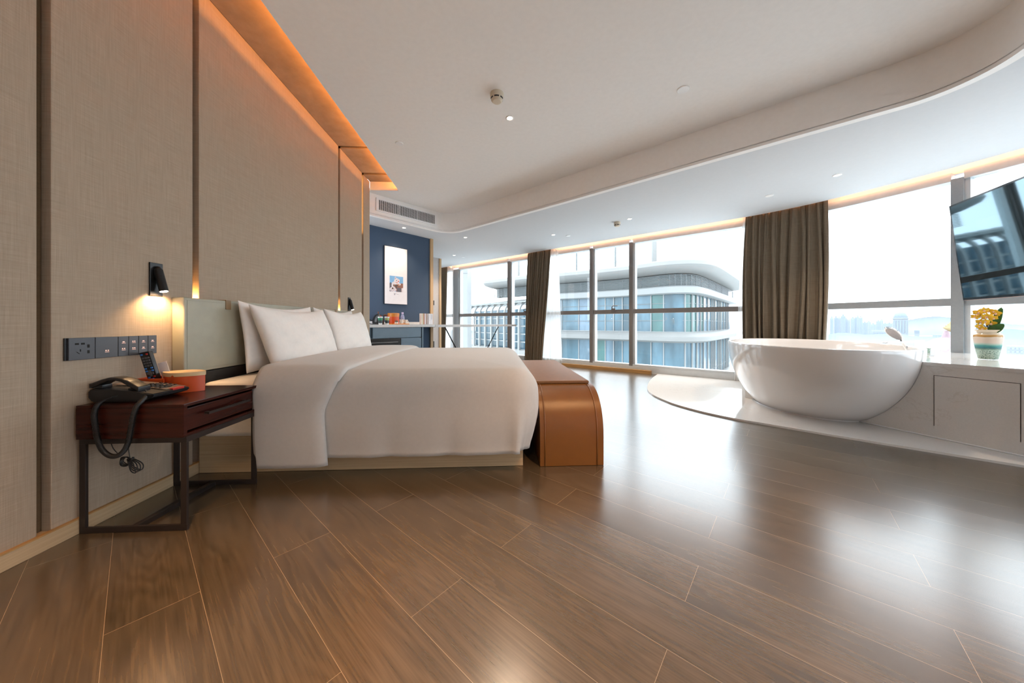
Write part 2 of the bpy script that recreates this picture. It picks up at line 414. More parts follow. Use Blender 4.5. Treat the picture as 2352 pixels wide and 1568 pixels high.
def tag(o, label=None, cat=None, group=None, kind=None):
    if label: o['label'] = label
    if cat: o['category'] = cat
    if group: o['group'] = group
    if kind: o['kind'] = kind
    return o
def thing(name, loc, label, cat, rz=0.0, group=None):
    o = bpy.data.objects.new(name, None); COL.objects.link(o); o.empty_display_size = 0.05
    o.location = loc; o.rotation_euler = (0, 0, rz)
    return tag(o, label, cat, group)
def struct(name, loc=(0, 0, 0)):
    o = bpy.data.objects.new(name, None); COL.objects.link(o); o.location = loc; o['kind'] = 'structure'; o.empty_display_size = 0.05
    return o
def copy_tree(o, parent=None):
    c = o.copy(); COL.objects.link(c); c.parent = parent
    for ch in list(o.children): copy_tree(ch, c)
    return c
def light(name, kind, loc, col, power, target=None, **kw):
    l = bpy.data.lights.new(name, kind); l.color = col; l.energy = power
    for k, v in kw.items(): setattr(l, k, v)
    o = bpy.data.objects.new(name, l); COL.objects.link(o); o.location = loc
    if target is not None:
        o.rotation_euler = (Vector(target) - Vector(loc)).to_track_quat('-Z', 'Y').to_euler()
    return o

Z1, Z2, ZC = 2.50, 2.21, 2.608

# ================================================================== ROOM SHELL
poly = [Fac(s, 0.24) for s in [i * 0.3 for i in range(int(FS[-1] / 0.3) + 1)]] + [XY(4.25, -1.6), XY(-1.9, -1.6), XY(-2.6, 4.0), XY(-5.0, 7.0), XY(-5.0, 10.0)]
tag(MB().prism(poly, -0.06, 0.0).uvplan().build('floor', M_floor), kind='structure')
plat = catmull([(2.31, 5.10), (1.95, 4.55), (1.648, 3.95), (1.560, 3.60), (1.57, 3.30), (1.604, 3.13), (1.711, 2.88), (1.861, 2.67), (2.0, 2.54), (2.339, 2.222), (2.838, 1.795), (3.3, 1.40), (3.9, 0.9)], 6)
platb = [Fac(s, 0.105) for s in [s_at(1494, .11) + 0.02 + i * 0.15 for i in range(60)] if s < FS[-1] - 1.9]
platp = [XY(*p) for p in plat] + [XY(*p[:2]) for p in reversed(platb)]
tag(MB().prism(platp, 0.0002, 0.014).build('marble_platform', M_marble), kind='structure')

# bed wall: dark cloth backing in the grooves, linen panels in front
wl = struct('wall_left')
MB().box(W, -1.7, 4.12, -0.12, -0.035, 0.0, 2.75).build('wall_backing', M_groove, wl)
cuts = [-1.7, 1.129, 1.165, 1.712, 1.748, 3.306, 3.346, 3.893, 3.945, 4.136]
for i in range(0, len(cuts), 2):
    MB().box(W, cuts[i], cuts[i + 1], -0.035, 0.0, 0.03, ZC, 0.003).build('wall_panel', M_fabric, wl)
tag(MB().box(W, -1.7, 4.14, -0.035, 0.012, 0.0, 0.055, 0.002).build('baseboard_left', M_oakh), kind='structure')
MBt = MB().box(W, -1.7, 4.14, 0.0, 0.014, 0.055, 0.060)
tag(MBt.build('trim_1', mat('trim_amber', (0.45, 0.25, 0.09), 0.4, var=0.05)), kind='structure')
# fabric-covered cove lid with the same joints
cv = struct('trim_2')
for i in range(0, len(cuts), 2):
    MB().box(W, cuts[i], cuts[i + 1], 0.0, 0.75, ZC, ZC + 0.03, 0.002).build('cove_panel', M_fabric, cv)
MB().box(W, -1.7, 4.136, -0.1, 0.75, ZC + 0.032, ZC + 0.08).build('cove_backing', M_groove, cv)
MB().box(W, 4.137, 4.159, 0.0, 0.356, Z1 - 0.0005, ZC + 0.03).build('cove_end', M_plaster, cv)
MB().box(W, -1.7, 4.136, 0.76, 0.78, Z1 + 0.03, ZC + 0.08).build('cove_closure', M_plaster, cv)
MB().box(W, -1.7, 4.13, 0.42, 0.43, Z1 + 0.031, Z1 + 0.041).build('led_strip', M_led, cv)
for (u, z0, z1) in ((1.73, 0.915, 0.93), (3.326, 0.915, 0.93)):
    MB().box(W, u - 0.012, u + 0.012, -0.034, -0.012, z0, z1).build('groove_led', M_ledg, cv)
MB().box(W, 3.925, 3.944, -0.034, -0.030, 1.9, ZC - 0.02).build('groove_led', emis('groove_gold', (1.0, 0.55, 0.18), 3.0), cv)

# niche side and blue wall
tag(MB().box(W, 4.136, 4.75, -0.50, -0.45, 0, 2.7).build('wall_niche', M_blue), kind='structure')
tag(MB().box(G, 4.552, 4.65, 1.7, 3.212, 0, Z2 + 0.02).build('wall_blue', M_blue), kind='structure')
tag(MB().box(G, 4.525, 4.66, 3.212, 3.265, 0, Z2 + 0.01, 0.002).build('trim_3', M_trimoak), kind='structure')
tag(MB().box(G, 5.78, 5.86, 2.6, 4.315, 0, Z2 + 0.01).build('wall_entry', M_grey), kind='structure')
tag(MB().box(G, 5.765, 5.95, 4.315, 4.372, 0, Z2 + 0.01, 0.002).build('trim_4', M_trimoak), kind='structure')
tag(MB().box(G, 4.65, 5.78, 2.6, 2.7, 0, Z2 + 0.01).build('wall_passage', M_grey), kind='structure')
tag(MB().box(G, 5.95, 9.5, 3.9, 4.0, 0, Z2 + 0.01).build('wall_far', M_grey), kind='structure')
tag(MB().box(XY, -1.9, 4.5, -1.7, -1.6, 0, 2.7).build('wall_back', M_plaster), kind='structure')

# ceilings
up = [W(-1.8, 0.362), W(4.16, 0.362), W(4.16, -0.6), G(4.9, 1.2), G(4.9, 3.6), G(-1.4, 3.6), XY(4.3, 0.6), XY(4.3, -1.7), XY(-1.1, -1.75)]
tag(MB().prism(up, Z1, Z1 + 0.03).build('ceiling', M_plaster), kind='structure')
def fillet(cx_, cy_, r, a0, a1, n=14):
    return [G(cx_ + r * math.cos(a0 + (a1 - a0) * i / n), cy_ + r * math.sin(a0 + (a1 - a0) * i / n)) for i in range(n + 1)]
TR = [G(4.15, 1.6), G(4.125, 2.2)] + fillet(3.80, 2.96, 0.285, 0.0, PI / 2) + [G(2.0, 3.255)] + fillet(-0.56, 2.87, 0.37, PI / 2, PI, 18) + [G(-0.93, -1.0)]
TRp = [(p.x, p.y) for p in TR]
def strip_wall(pts, z0, z1, th, side=1):
    mb = MB(); o = []
    for i, p in enumerate(pts):
        a = Vector(pts[max(i - 1, 0)]); b = Vector(pts[min(i + 1, len(pts) - 1)]); t = (b - a).normalized()
        o.append(Vector(p) + Vector((-t.y, t.x)) * th * side)
    mb.prism([tuple(p) for p in pts] + [tuple(p) for p in reversed(o)], z0, z1)
    return mb
tag(strip_wall(TRp, Z2 + 0.022, Z1, 0.05).build('trim_5', M_plaster, smooth=True, smooth_angle=35), kind='structure')
def off_path(pts, d):
    out = []
    for i, p in enumerate(pts):
        a = pts[max(i - 1, 0)]; b = pts[min(i + 1, len(pts) - 1)]; t = norm2(b[0] - a[0], b[1] - a[1]); out.append((p[0] - t[1] * d, p[1] + t[0] * d))
    return out
tag(strip_wall(off_path(TRp, -0.002), Z2 - 0.001, Z2 + 0.022, 0.055).build('trim_6', M_plaster, smooth=True, smooth_angle=35), kind='structure')
fe = [Fac(s, 0.0) for s in [i * 0.12 for i in range(int(FS[-1] / 0.12) + 1)]]
fe = [fe[-1]] + list(reversed(fe))
low = [XY(p[0], p[1]) for p in TRp] + [XY(2.2, -1.7), XY(4.2, -1.7)] + fe + [XY(-5.2, 9.0), XY(-5.2, 5.0)]
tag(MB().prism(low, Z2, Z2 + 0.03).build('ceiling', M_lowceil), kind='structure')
# pelmet box around the window cove
pel = struct('trim_7')
def fac_strip(s0, s1, d0, d1, z0, z1, step=0.12, name='cove_lid', m=None, parent=None, bev=0):
    n = max(1, int(round((s1 - s0) / step))); ss = [s0 + (s1 - s0) * i / n for i in range(n + 1)]
    pts = [Fac(s, d0) for s in ss] + [Fac(s, d1) for s in reversed(ss)]
    return MB().prism(pts, z0, z1).build(name, m, parent)
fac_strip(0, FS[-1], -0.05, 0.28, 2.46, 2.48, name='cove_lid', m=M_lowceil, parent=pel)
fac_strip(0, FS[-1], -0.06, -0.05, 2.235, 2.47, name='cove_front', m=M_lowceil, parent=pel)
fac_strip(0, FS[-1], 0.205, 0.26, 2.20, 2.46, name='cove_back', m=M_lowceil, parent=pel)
fac_strip(0, FS[-1], -0.03, -0.02, Z2 + 0.031, Z2 + 0.041, name='led_strip', m=M_led2, parent=pel)

# ================================================================== WINDOWS
GZ0, GZ1, TZ0, TZ1 = 0.13, 2.125, 0.965, 1.035
tag(fac_strip(0, FS[-1], 0.11, 0.27, 0.0, 0.10, name='trim_8', m=M_aluw), kind='structure')
sL, sR = s_at(1046, .12), s_at(2352, .12)
mull = [('col', s_at(1040, .13), s_at(1053, .13))]
for a, b in ((1165, 1170.5), (1213, 1219), (1354, 1361), (1444, 1453), (1724, 1738), (2183, 2211)):
    mull.append(('m', s_at(a, .12), s_at(b, .12)))
s6 = mull[-1][2]
for k in range(1, 4):
    sk = s6 + 1.25 * k - (0.45 if k == 1 else 0)
    if sk < FS[-1] - .2: mull.append(('m', sk, sk + 0.065))
# far-left bays behind the curtain
mull = [('m', 0.15, 0.215), ('m', 0.9, 0.965)] + mull
wins = []
for i in range(len(mull) - 1):
    kind, a0, a1 = mull[i]; s0, s1 = a1, mull[i + 1][1]
    if s1 - s0 < 0.05: continue
    w = struct('window_%d' % (i + 1), Fac((s0 + s1) / 2, 0.18, 0.0))
    wins.append((w, s0, s1))
    mb = MB()
    p0, p1 = a0, a1
    q = [Fac(p0, .12), Fac(p1, .12), Fac(p1, .26), Fac(p0, .26)]
    MB().prism(q, 0.10, 2.14).build('mullion', M_alu if i > 6 or i == 2 else M_alud, w)
    sm = 0.03
    q = [Fac(p1, .15), Fac(p1 + sm, .15), Fac(p1 + sm, .25), Fac(p1, .25)]
    MB().prism(q, 0.10, 2.14).build('frame_side', M_aluw, w)
    st = 0.15 if s1 - s0 > .3 else 0.05
    fac_strip(s0, s1, .13, .25, 2.125, 2.205, st, 'frame_head', M_aluw, w)
    fac_strip(s0, s1, .12, .25, 0.10, 0.128, st, 'frame_sill', M_aluw, w)
    fac_strip(s0 + .01, s1, .135 if i not in (3, 6) else .125, .23, TZ0, TZ1, st, 'transom', M_alud if i < 7 else M_alu, w)
    fac_strip(s0, s1, .195, .205, 0.128, TZ0, 0.3, 'pane', M_glass, w)
    fac_strip(s0, s1, .195, .205, TZ1, 2.125, 0.3, 'pane', M_glass, w)
    if i in (3, 6):
        sc_ = s_at(1207 if i == 3 else 1409, .12)
        hb = MB()
        def H(x, y, z): return Fac(sc_ + x, .12 - y, z)
        hb.box(H, -0.035, 0.035, 0.0, 0.02, TZ1 - .01, TZ1 + 0.022, 0.004)
        hb.tube([H(-.015, .02, TZ1 + .01), H(-.015, .045, TZ1 + .045), H(0.01, .05, TZ1 + .062), H(.09, .05, TZ1 + .060)], 0.008)
        hb.build('handle', M_alud, w, smooth=True, smooth_angle=40)
# wood kerb strip in front of the window base
tag(fac_strip(s_at(1289, .05), s_at(1494, .05), 0.045, 0.108, 0.0, 0.052, name='trim_9', m=M_stripoak), kind='structure')

# ================================================================== CURTAINS
def curtain(name, s0t, s1t, s0b, s1b, d0, amp, npl, z0, m, label, cat, group=None, seed=0, th=0.004, z1=2.36):
    rnd = random.Random(seed)
    ph = [rnd.uniform(-1, 1) for _ in range(npl * 2 + 4)]
    wd = [rnd.uniform(.6, 1.5) for _ in range(npl)]; tot = sum(wd); acc = [0]
    for v in wd: acc.append(acc[-1] + v / tot)
    def f(u, v):
        k = 0
        while k < npl - 1 and acc[k + 1] < u: k += 1
        loc = (u - acc[k]) / (acc[k + 1] - acc[k])
        z = z0 + (z1 - z0) * v
        low = 1 - v
        wave = math.sin(2 * PI * loc) * (0.75 + 0.25 * math.sin(5 * v + ph[k])) + 0.30 * math.sin(4 * PI * loc + ph[k + 1] * 3) * v
        drift = 0.25 * math.sin(3.0 * v + ph[k] * 3) * (acc[k + 1] - acc[k])
        uu = u + drift * (1 if 0.02 < u < .98 else 0)
        bulge = 1 + 0.05 * math.sin(PI * min(1, low * 1.3))
        a = s0t * v + s0b * (1 - v); b = s1t * v + s1b * (1 - v); c_ = (a + b) / 2
        s = c_ + (a + (b - a) * uu - c_) * bulge
        return Fac(s, d0 + amp * wave * (0.55 + 0.45 * low), z)
    mb = MB(); mb.grid(f, npl * 14 + 1, 34)
    o = mb.build(name, m, smooth=True, solid=th)
    return tag(o, label, cat, group)
c1a, c1b = s_at(1211, .02), s_at(1264, .02)
curtain('curtain', c1a, c1b, s_at(1203, .02), s_at(1243, .02), 0.045, 0.03, 9, 0.01, M_curtain, 'narrow brown curtain bunched to the left of the three-bay window, behind the leather bench', 'curtain', seed=3)
curtain('curtain', s_at(1713, .02), s_at(1897, .02), s_at(1703, .02), s_at(1893, .02), 0.045, 0.045, 11, 0.02, M_curtain, 'wide brown curtain hanging behind the white bathtub', 'curtain', seed=5)
curtain('curtain', s_at(1008, .02), s_at(1025.5, .02), s_at(1008, .02), s_at(1020.5, .02), 0.045, 0.03, 5, 0.01, M_curtain, 'brown curtain strip in the far corner beside the grey panel and wood trim', 'curtain', seed=9)
def sheer(a, b, c_, d_, lab, sd, n=4, z0=.01):
    curtain('sheer_curtain', s_at(a, .09), s_at(b, .09), s_at(c_, .09), s_at(d_, .09), 0.097, 0.011, n, z0, M_sheer, lab, 'curtain', seed=sd, th=0.0)
sheer(1024, 1040, 1019, 1043, 'white sheer curtain in the far corner beside the thin brown curtain', 1, 4)
sheer(1262, 1281, 1244, 1290, 'white sheer curtain right of the narrow brown curtain, behind the leather bench', 2, 5)
sheer(1705, 1716, 1688, 1712, 'white sheer curtain showing at the left edge of the wide brown curtain', 4, 3, .02)
sheer(1893, 1897, 1893, 1902, 'thin sheer curtain edge showing right of the wide brown curtain', 6, 2, .02)

# ================================================================== BED
bed = thing('bed', W(2.51, 0.9), 'double bed with pale wood base, white mattress and sage leather headboard', 'bed', angW)
MB().box(W, 1.73, 3.29, 0.016, 1.75, 0.001, 0.20, 0.002).build('bed_base', M_oakh, bed)
MB().box(W, 1.69, 3.33, 0.065, 1.77, 0.202, 0.492, 0.03, 4).build('mattress', M_sheet, bed, smooth=True, smooth_angle=50)
MB().box(W, 1.72, 3.30, 0.001, 0.05, 0.30, 0.545).build('gap_shade_board', mat('headboard_shadow_board', (0.03, 0.026, 0.022), 0.7, var=0.05), bed)  # near-black board painted as the shade in the gap under the headboard
hb = MB().box(W, 1.598, 3.416, 0.001, 0.06, 0.55, 0.93, 0.006, 3).build('headboard', M_hboard, bed, smooth=True, smooth_angle=40)
for u in (1.862, 3.13):
    MB().box(W, u - .018, u + .018, -0.0, 0.064, 0.88, 0.934, 0.002).build('strap', M_strap, hb)
st = MB()
for z in (0.565, 0.915): st.box(W, 1.61, 3.40, 0.0602, 0.0610, z, z + 0.0012)
st.box(W, 1.613, 1.6142, 0.0602, 0.0610, 0.565, 0.915)
st.build('stitching', mat('stitch_thread', (0.30, 0.28, 0.21), 0.8, var=0.05), hb)

def drape(n0, nf, zt, u_near, u_far, R, hem, rc, flare, foot=True, puff=0.015, seed=0, n0s=None):
    """cloth over the bed: perimeter path (near side, foot, far side) + inner rings"""
    per = []
    def ln(a, b, k): return [(a[0] + (b[0] - a[0]) * i / k, a[1] + (b[1] - a[1]) * i / k) for i in range(k)]
    if foot:
        per += [((p[0], p[1]), (-1, 0)) for p in ln((u_near, n0), (u_near, nf - rc), 22)]
        for i in range(13):
            a = PI + (-PI / 2) * i / 12
            per.append(((u_near + rc + rc * math.cos(a), nf - rc + rc * math.sin(a)), (math.cos(a), math.sin(a))))
        per += [((p[0], p[1]), (0, 1)) for p in ln((u_near + rc, nf), (u_far - rc, nf), 26)][1:]
        for i in range(13):
            a = PI / 2 - PI / 2 * i / 12
            per.append(((u_far - rc + rc * math.cos(a), nf - rc + rc * math.sin(a)), (math.cos(a), math.sin(a))))
        per += [((p[0], p[1]), (1, 0)) for p in ln((u_far, nf - rc), (u_far, n0), 22)][1:]
        per.append(((u_far, n0), (1, 0)))
    rnd = random.Random(seed)
    uc = (u_near + u_far) / 2
    S = []
    NB = 26
    L_arc = R * PI / 2; Ltot = L_arc + (zt - R - hem)
    m = len(per)
    def side(i, t):
        (u, n), (du, dn) = per[i]
        s = t * Ltot
        if s < L_arc: o = R * math.sin(s / R); dz = R * (1 - math.cos(s / R))
        else:
            k = (s - L_arc) / (Ltot - L_arc); o = R + flare * math.sin(PI * min(1, k * 1.15)) * 0.9 - 0.015 * k; dz = R + (s - L_arc)
            q = i / m * 60
            o += k * (0.006 * math.sin(q * 1.7 + 1) + 0.004 * math.sin(q * 3.1))
            if dn > .3: o -= 0.035 * k * k
        return W(u - du * R + du * o, n - dn * R + dn * o, zt - dz)
    mb = MB()
    rings = []
    for j in range(9):                                       # from spine to edge
        k = j / 8
        ring = []
        for i in range(m):
            (u, n), (du, dn) = per[i]
            ue, ne = u - du * R, n - dn * R
            sp_n = max(n0, min(ne, nf - 0.7))
            uu, nn = uc + (ue - uc) * k, sp_n + (ne - sp_n) * k
            z = zt + puff * (1 - k ** 3) + 0.004 * math.sin(uu * 9 + 1) * math.sin(nn * 7) * (1 - k)
            ring.append(mb.bm.verts.new(W(uu, nn, z)))
        rings.append(ring)
    for j in range(1, NB):
        rings.append([mb.bm.verts.new(side(i, j / (NB - 1))) for i in range(m)])
    for a, b in zip(rings, rings[1:]):
        for i in range(m - 1): mb.bm.faces.new((a[i], a[i + 1], b[i + 1], b[i]))
    return mb
mb = drape(0.60, 1.835, 0.545, 1.625, 3.40, 0.13, 0.105, 0.15, 0.012, puff=0.012, seed=2)
dv = mb.build('duvet', M_linen, smooth=True, solid=0.012)
tag(dv, 'white duvet spread over the bed with its sides hanging nearly to the floor', 'duvet')
# turned-back band across the duvet near the pillows
def band(a, t):
    # a across the bed (near hem -> top -> far hem), t along n
    R = 0.13; un, uf = 1.60, 3.42; zt = 0.562; hem = 0.075
    Ls = zt - R - hem; La = R * PI / 2; Lt = (uf - R) - (un + R); tot = 2 * (Ls + La) + Lt
    s = a * tot
    n_in, n_out = 0.395, 0.80
    def pos(s):
        if s < Ls:
            k = 1 - s / Ls; return un + 0.012 * k - 0.012 * math.sin(PI * k), hem + s, -1, k
        s -= Ls
        if s < La: return un + R - R * math.cos(s / R), zt - R + R * math.sin(s / R), 0, 0
        s -= La
        if s < Lt: return un + R + s, zt + 0.012 * math.sin(PI * s / Lt), 0, 0
        s -= Lt
        if s < La: return uf - R + R * math.sin(s / R), zt - R + R * math.cos(s / R), 0, 0
        s -= La; k = s / Ls
        return uf, zt - R - s, 1, k
    u, z, sd, k = pos(s)
    top = max(0.0, min(1.0, (z - 0.36) / 0.18))
    ni = n_in - 0.045 * math.sin(PI * min(1, top)) * 0.3 - 0.075 * top * (1 if u > 1.8 else (u - 1.6) / .2)
    no = 0.735 + (n_out - 0.735) * top - 0.008 * math.exp(-((z - 0.36) / .12) ** 2) * (1 if u < 2 else 0)
    nn = ni + (no - ni) * t
    lift = 0.010 * math.sin(PI * t) ** 0.5 if 0 < t < 1 else 0
    edge = 0.016 * max(0, (t - .86) / .14) ** 2
    if sd == 0 and z > zt - .05: z += lift - edge * .8
    else: u += (-lift + edge * .9) * (1 if u < 2.5 else -1)
    return W(u, nn, z)
mb = MB(); mb.grid(band, 120, 26)
bd = mb.build('duvet_fold', M_linen, smooth=True, solid=0.016)
tag(bd, 'white turned-back band of bedding laid across the bed in front of the pillows', 'bedding')

def pillow(u, w, h, nb, nt, zb, T, label, seed, skew=0.0):
    rnd = random.Random(seed); lean = math.atan2(nb - nt, h)
    root_n = nb; ph = rnd.uniform(0, 6)
    mb = MB(); N = 30
    def P(x, y, side):
        # x,y in [-1,1]
        e = max(0.0, (1 - abs(x) ** 2.6) * (1 - abs(y) ** 2.6))
        t = T * e ** 0.42 * (1 + 0.10 * math.sin(3 * x + ph) * math.cos(2.4 * y + ph))
        t *= 1 + 0.25 * (-y) * (1 - abs(x))
        pinch = 1 - 0.055 * (1 - abs(x) ** 2) * abs(y) ** 3
        px_ = x * (1 - 0.05 * (1 - y * y)); py_ = y * (1 - 0.06 * (1 - x * x))
        wr = 0.006 * math.sin(9 * x + 4 * y + ph) * e + 0.004 * math.sin(17 * y - 7 * x + ph) * e
        uu = u + px_ * w / 2 + skew * y; hh = (py_ + 1) / 2 * h * pinch
        n = nb + (nt - nb) * (hh / h) + side * (t / 2 + wr)
        z = zb + hh * math.cos(lean) + side * (t / 2) * math.sin(lean) * .8
        return W(uu, n, z)
    g = {}
    for side in (1, -1):
        rows = [[None] * (N + 1) for _ in range(N + 1)]
        for i in range(N + 1):
            for j in range(N + 1):
                x, y = -math.cos(PI * i / N), -math.cos(PI * j / N)
                if i in (0, N) or j in (0, N):
                    key = (i, j)
                    if key not in g: g[key] = mb.bm.verts.new(P(x, y, 1))
                    rows[i][j] = g[key]
                else: rows[i][j] = mb.bm.verts.new(P(x, y, side))
        for i in range(N):
            for j in range(N):
                try: mb.bm.faces.new((rows[i][j], rows[i + 1][j], rows[i + 1][j + 1], rows[i][j + 1]))
                except ValueError: pass
    o = mb.build('pillow', M_pillow, smooth=True)
    return tag(o, label, 'pillow', 'pillows on the bed')
pillow(2.26, 0.74, 0.43, 0.135, 0.100, 0.505, 0.09, 'white pillow behind the front one at the near side of the bed, touching the headboard', 1, -0.01)
pillow(2.31, 0.80, 0.43, 0.27, 0.165, 0.495, 0.15, 'white front pillow nearest the camera, leaning on another pillow', 2, -0.035)
pillow(3.02, 0.72, 0.43, 0.135, 0.100, 0.505, 0.09, 'white pillow behind the front one at the far side of the bed', 3)
pillow(3.09, 0.74, 0.43, 0.27, 0.165, 0.505, 0.15, 'white front pillow at the far side of the bed', 4, -0.02)

# ================================================================== BENCH
bn = thing('bench', W(2.5, 2.02), 'caramel leather waterfall bench at the foot of the bed', 'bench', angW)
def bench_prof(inset=0.0, k=14):
    pts = []
    u0, u1, zt, ru, rz = 1.712 + inset, 3.33 - inset, 0.418 - inset, 0.25 - inset, 0.26 - inset
    pts.append((u0, 0.002)); 
    for i in range(k + 1):
        a = PI / 2 * i / k; pts.append((u0 + ru * (1 - math.cos(a) ** 0.9 if a < PI/2 else ru/ru), zt - rz * (1 - math.sin(a) ** 0.9)))
    for i in range(k + 1):
        a = PI / 2 * (1 - i / k); pts.append((u1 - ru * (1 - (math.cos(a) ** 0.9 if a < PI/2 - 1e-6 else 0)), zt - rz * (1 - math.sin(a) ** 0.9)))
    pts.append((u1, 0.002))
    return pts
def extrude_n(prof, n0, n1):
    mb = MB(); a = [mb.bm.verts.new(W(u, n0, z)) for u, z in prof]; b = [mb.bm.verts.new(W(u, n1, z)) for u, z in prof]
    m = len(prof)
    for i in range(m): mb.bm.faces.new((a[i], a[(i + 1) % m], b[(i + 1) % m], b[i]))
    mb.bm.faces.new(a[::-1]); mb.bm.faces.new(b); return mb
prof = bench_prof()
extrude_n(prof, 1.845, 2.205).build('body', M_tan, bn, smooth=True, smooth_angle=35)
for n in (1.872, 2.168):
    mb = MB(); mb.tube([W(u - .001, n, z + .001) for u, z in prof[:20]], 0.0035, 8); mb.build('piping', M_tan, bn, smooth=True)
MB().box(W, 1.945, 3.11, 1.84, 2.19, 0.418, 0.437, 0.006, 3).build('seat_pad', M_tanpad, bn, smooth=True, smooth_angle=40)

# ================================================================== NIGHTSTAND
ns = thing('nightstand', W(1.415, 0.2), 'dark mahogany nightstand on an open bronze metal frame beside the bed', 'nightstand', angW)
x0, x1, y0, y1, zb, zt = 1.221, 1.612, 0.016, 0.402, 0.362, 0.490
MB().box(W, x0, x1, y0, y1, zt - .012, zt, 0.0015).box(W, x0, x1, y0, y1, zb, zb + .012, 0.001).box(W, x0, x0 + .014, y0, y1, zb + .012, zt - .012).box(W, x1 - .014, x1, y0, y1, zb + .012, zt - .012).box(W, x0 + .014, x1 - .014, y0, y0 + .012, zb + .012, zt - .012).build('case', M_mahog, ns)
dr = MB().box(W, x0 + .020, x1 - .028, y0 + .02, y1 - .008, zb + .020, zt - .022, 0.001).build('drawer', M_mahog, ns)
MB().box(W, 1.31, 1.535, y1 + .010, y1 + .018, 0.427, 0.437, 0.001).box(W, 1.318, 1.328, y1 - .008, y1 + .012, 0.428, 0.436).box(W, 1.517, 1.527, y1 - .008, y1 + .012, 0.428, 0.436).build('handle', M_dmetal, dr)
T_ = 0.022
fr, fl_ = MB(), MB()
TU = 0.010
for u in (1.232, 1.594):
    fr.box(W, u, u + TU, 0.014, y1, zb - T_, zb - .0005, 0.001); fl_.box(W, u, u + TU, 0.014, y1 + .001, 0.0, T_, 0.001)
fr.box(W, 1.240, 1.596, y1 - TU, y1, zb - T_, zb - .0005, 0.001)
fl_.box(W, 1.240, 1.596, 0.19, 0.19 + T_, 0.0, T_ - .002, 0.001)
fr.build('frame', M_dmetal, ns); fl_.build('floor_rail', M_dmetal, ns)
for u in (1.232, 1.594):
    for n in (0.014, y1 - T_):
        MB().box(W, u, u + TU, n, n + T_, T_, zb - T_, 0.001).build('leg', M_dmetal, ns)

# telephone
ph = thing('telephone', W(1.34, 0.11, 0.49), 'black corded telephone on the nightstand', 'telephone', angW)
def wedge(fn, u0, u1, prof, bev=0.004):
    mb = MB(); a = [mb.bm.verts.new(W(u0, n, z)) for n, z in prof]; b = [mb.bm.verts.new(W(u1, n, z)) for n, z in prof]; m = len(prof)
    fs = [mb.bm.faces.new(a[::-1]), mb.bm.faces.new(b)]
    for i in range(m): fs.append(mb.bm.faces.new((a[i], a[(i + 1) % m], b[(i + 1) % m], b[i])))
    if bev: bmesh.ops.bevel(mb.bm, geom=list({e for f in fs for e in f.edges}), offset=bev, segments=2, affect='EDGES')
    return mb
wedge(W, 1.262, 1.418, [(0.022, .492), (0.19, .492), (0.246, .508), (0.250, .522), (0.16, .535), (0.10, .541), (0.02, .544), (0.008, .535), (0.008, .51)], 0.004).build('body', M_black, ph, smooth=True, smooth_angle=40)
hs = MB()
arch = [(0.012, .556, .017), (0.03, .562, .019), (0.05, .571, .017), (0.075, .580, .012), (0.10, .581, .011), (0.125, .575, .013), (0.15, .562, .018), (0.168, .549, .019), (0.186, .541, .016)]
hs.grid(lambda a, b: (lambda q: W(1.290 + 0.024 * math.copysign(abs(math.cos(2 * PI * b)) ** .5, math.cos(2 * PI * b)), q[0], q[1] + q[2] * .62 * math.copysign(abs(math.sin(2 * PI * b)) ** .6, math.sin(2 * PI * b))))([x * (1 - (a * 8 - int(min(7, a * 8)))) + y * (a * 8 - int(min(7, a * 8))) for x, y in zip(arch[int(min(7, a * 8))], arch[int(min(7, a * 8)) + 1])]), 33, 20, close_v=True)
hs.box(W, 1.272, 1.308, 0.014, 0.050, .543, .558, 0.003); hs.box(W, 1.272, 1.308, 0.146, 0.186, .534, .545, 0.003)
for ring_n in (0.012, 0.186):
    z_ = .556 if ring_n < .1 else .541; hs.box(W, 1.267, 1.313, ring_n - .004, ring_n + .004, z_ - .010, z_ + .008, 0.002)
hs.build('handset', M_black, ph, smooth=True, smooth_angle=50)
def facez(n): return .5225 + (.246 - n) / .086 * .0135 if n > .16 else .5360 + (.16 - n) / .06 * .006
kp = MB()
kp.quad([W(1.327, .236, facez(.236) + .002), W(1.413, .236, facez(.236) + .002), W(1.413, .168, facez(.168) + .002), W(1.327, .168, facez(.168) + .002)])
kp.quad([W(1.327, .168, facez(.168) + .002), W(1.413, .168, facez(.168) + .002), W(1.413, .03, facez(.03) + .002), W(1.327, .03, facez(.03) + .002)])
kp.build('faceplate', mat('bronze_faceplate', (0.16, 0.12, 0.10), 0.35, var=0.05), ph, solid=0.0015)
kk = MB()
for i in range(3):
    for j in range(5):
        uu = 1.340 + i * .017; nn = .205 - j * .018; z = facez(nn) + .003
        kk.box(W, uu - .0055, uu + .0055, nn - .005, nn + .005, z, z + .004, 0.001)
for i in range(2):
    for j in range(4):
        uu = 1.390 + i * .014; nn = .200 - j * .02; z = facez(nn) + .003
        kk.box(W, uu - .004, uu + .004, nn - .004, nn + .004, z, z + .003, 0.001)
kk.build('keypad', M_black, ph)
MB().box(W, 1.345, 1.395, .226, .246, facez(.236) - .004, facez(.236) + .0045, .001).build('red_button', mat('red_key', (0.5, 0.02, 0.01), 0.35, var=0.02), ph)
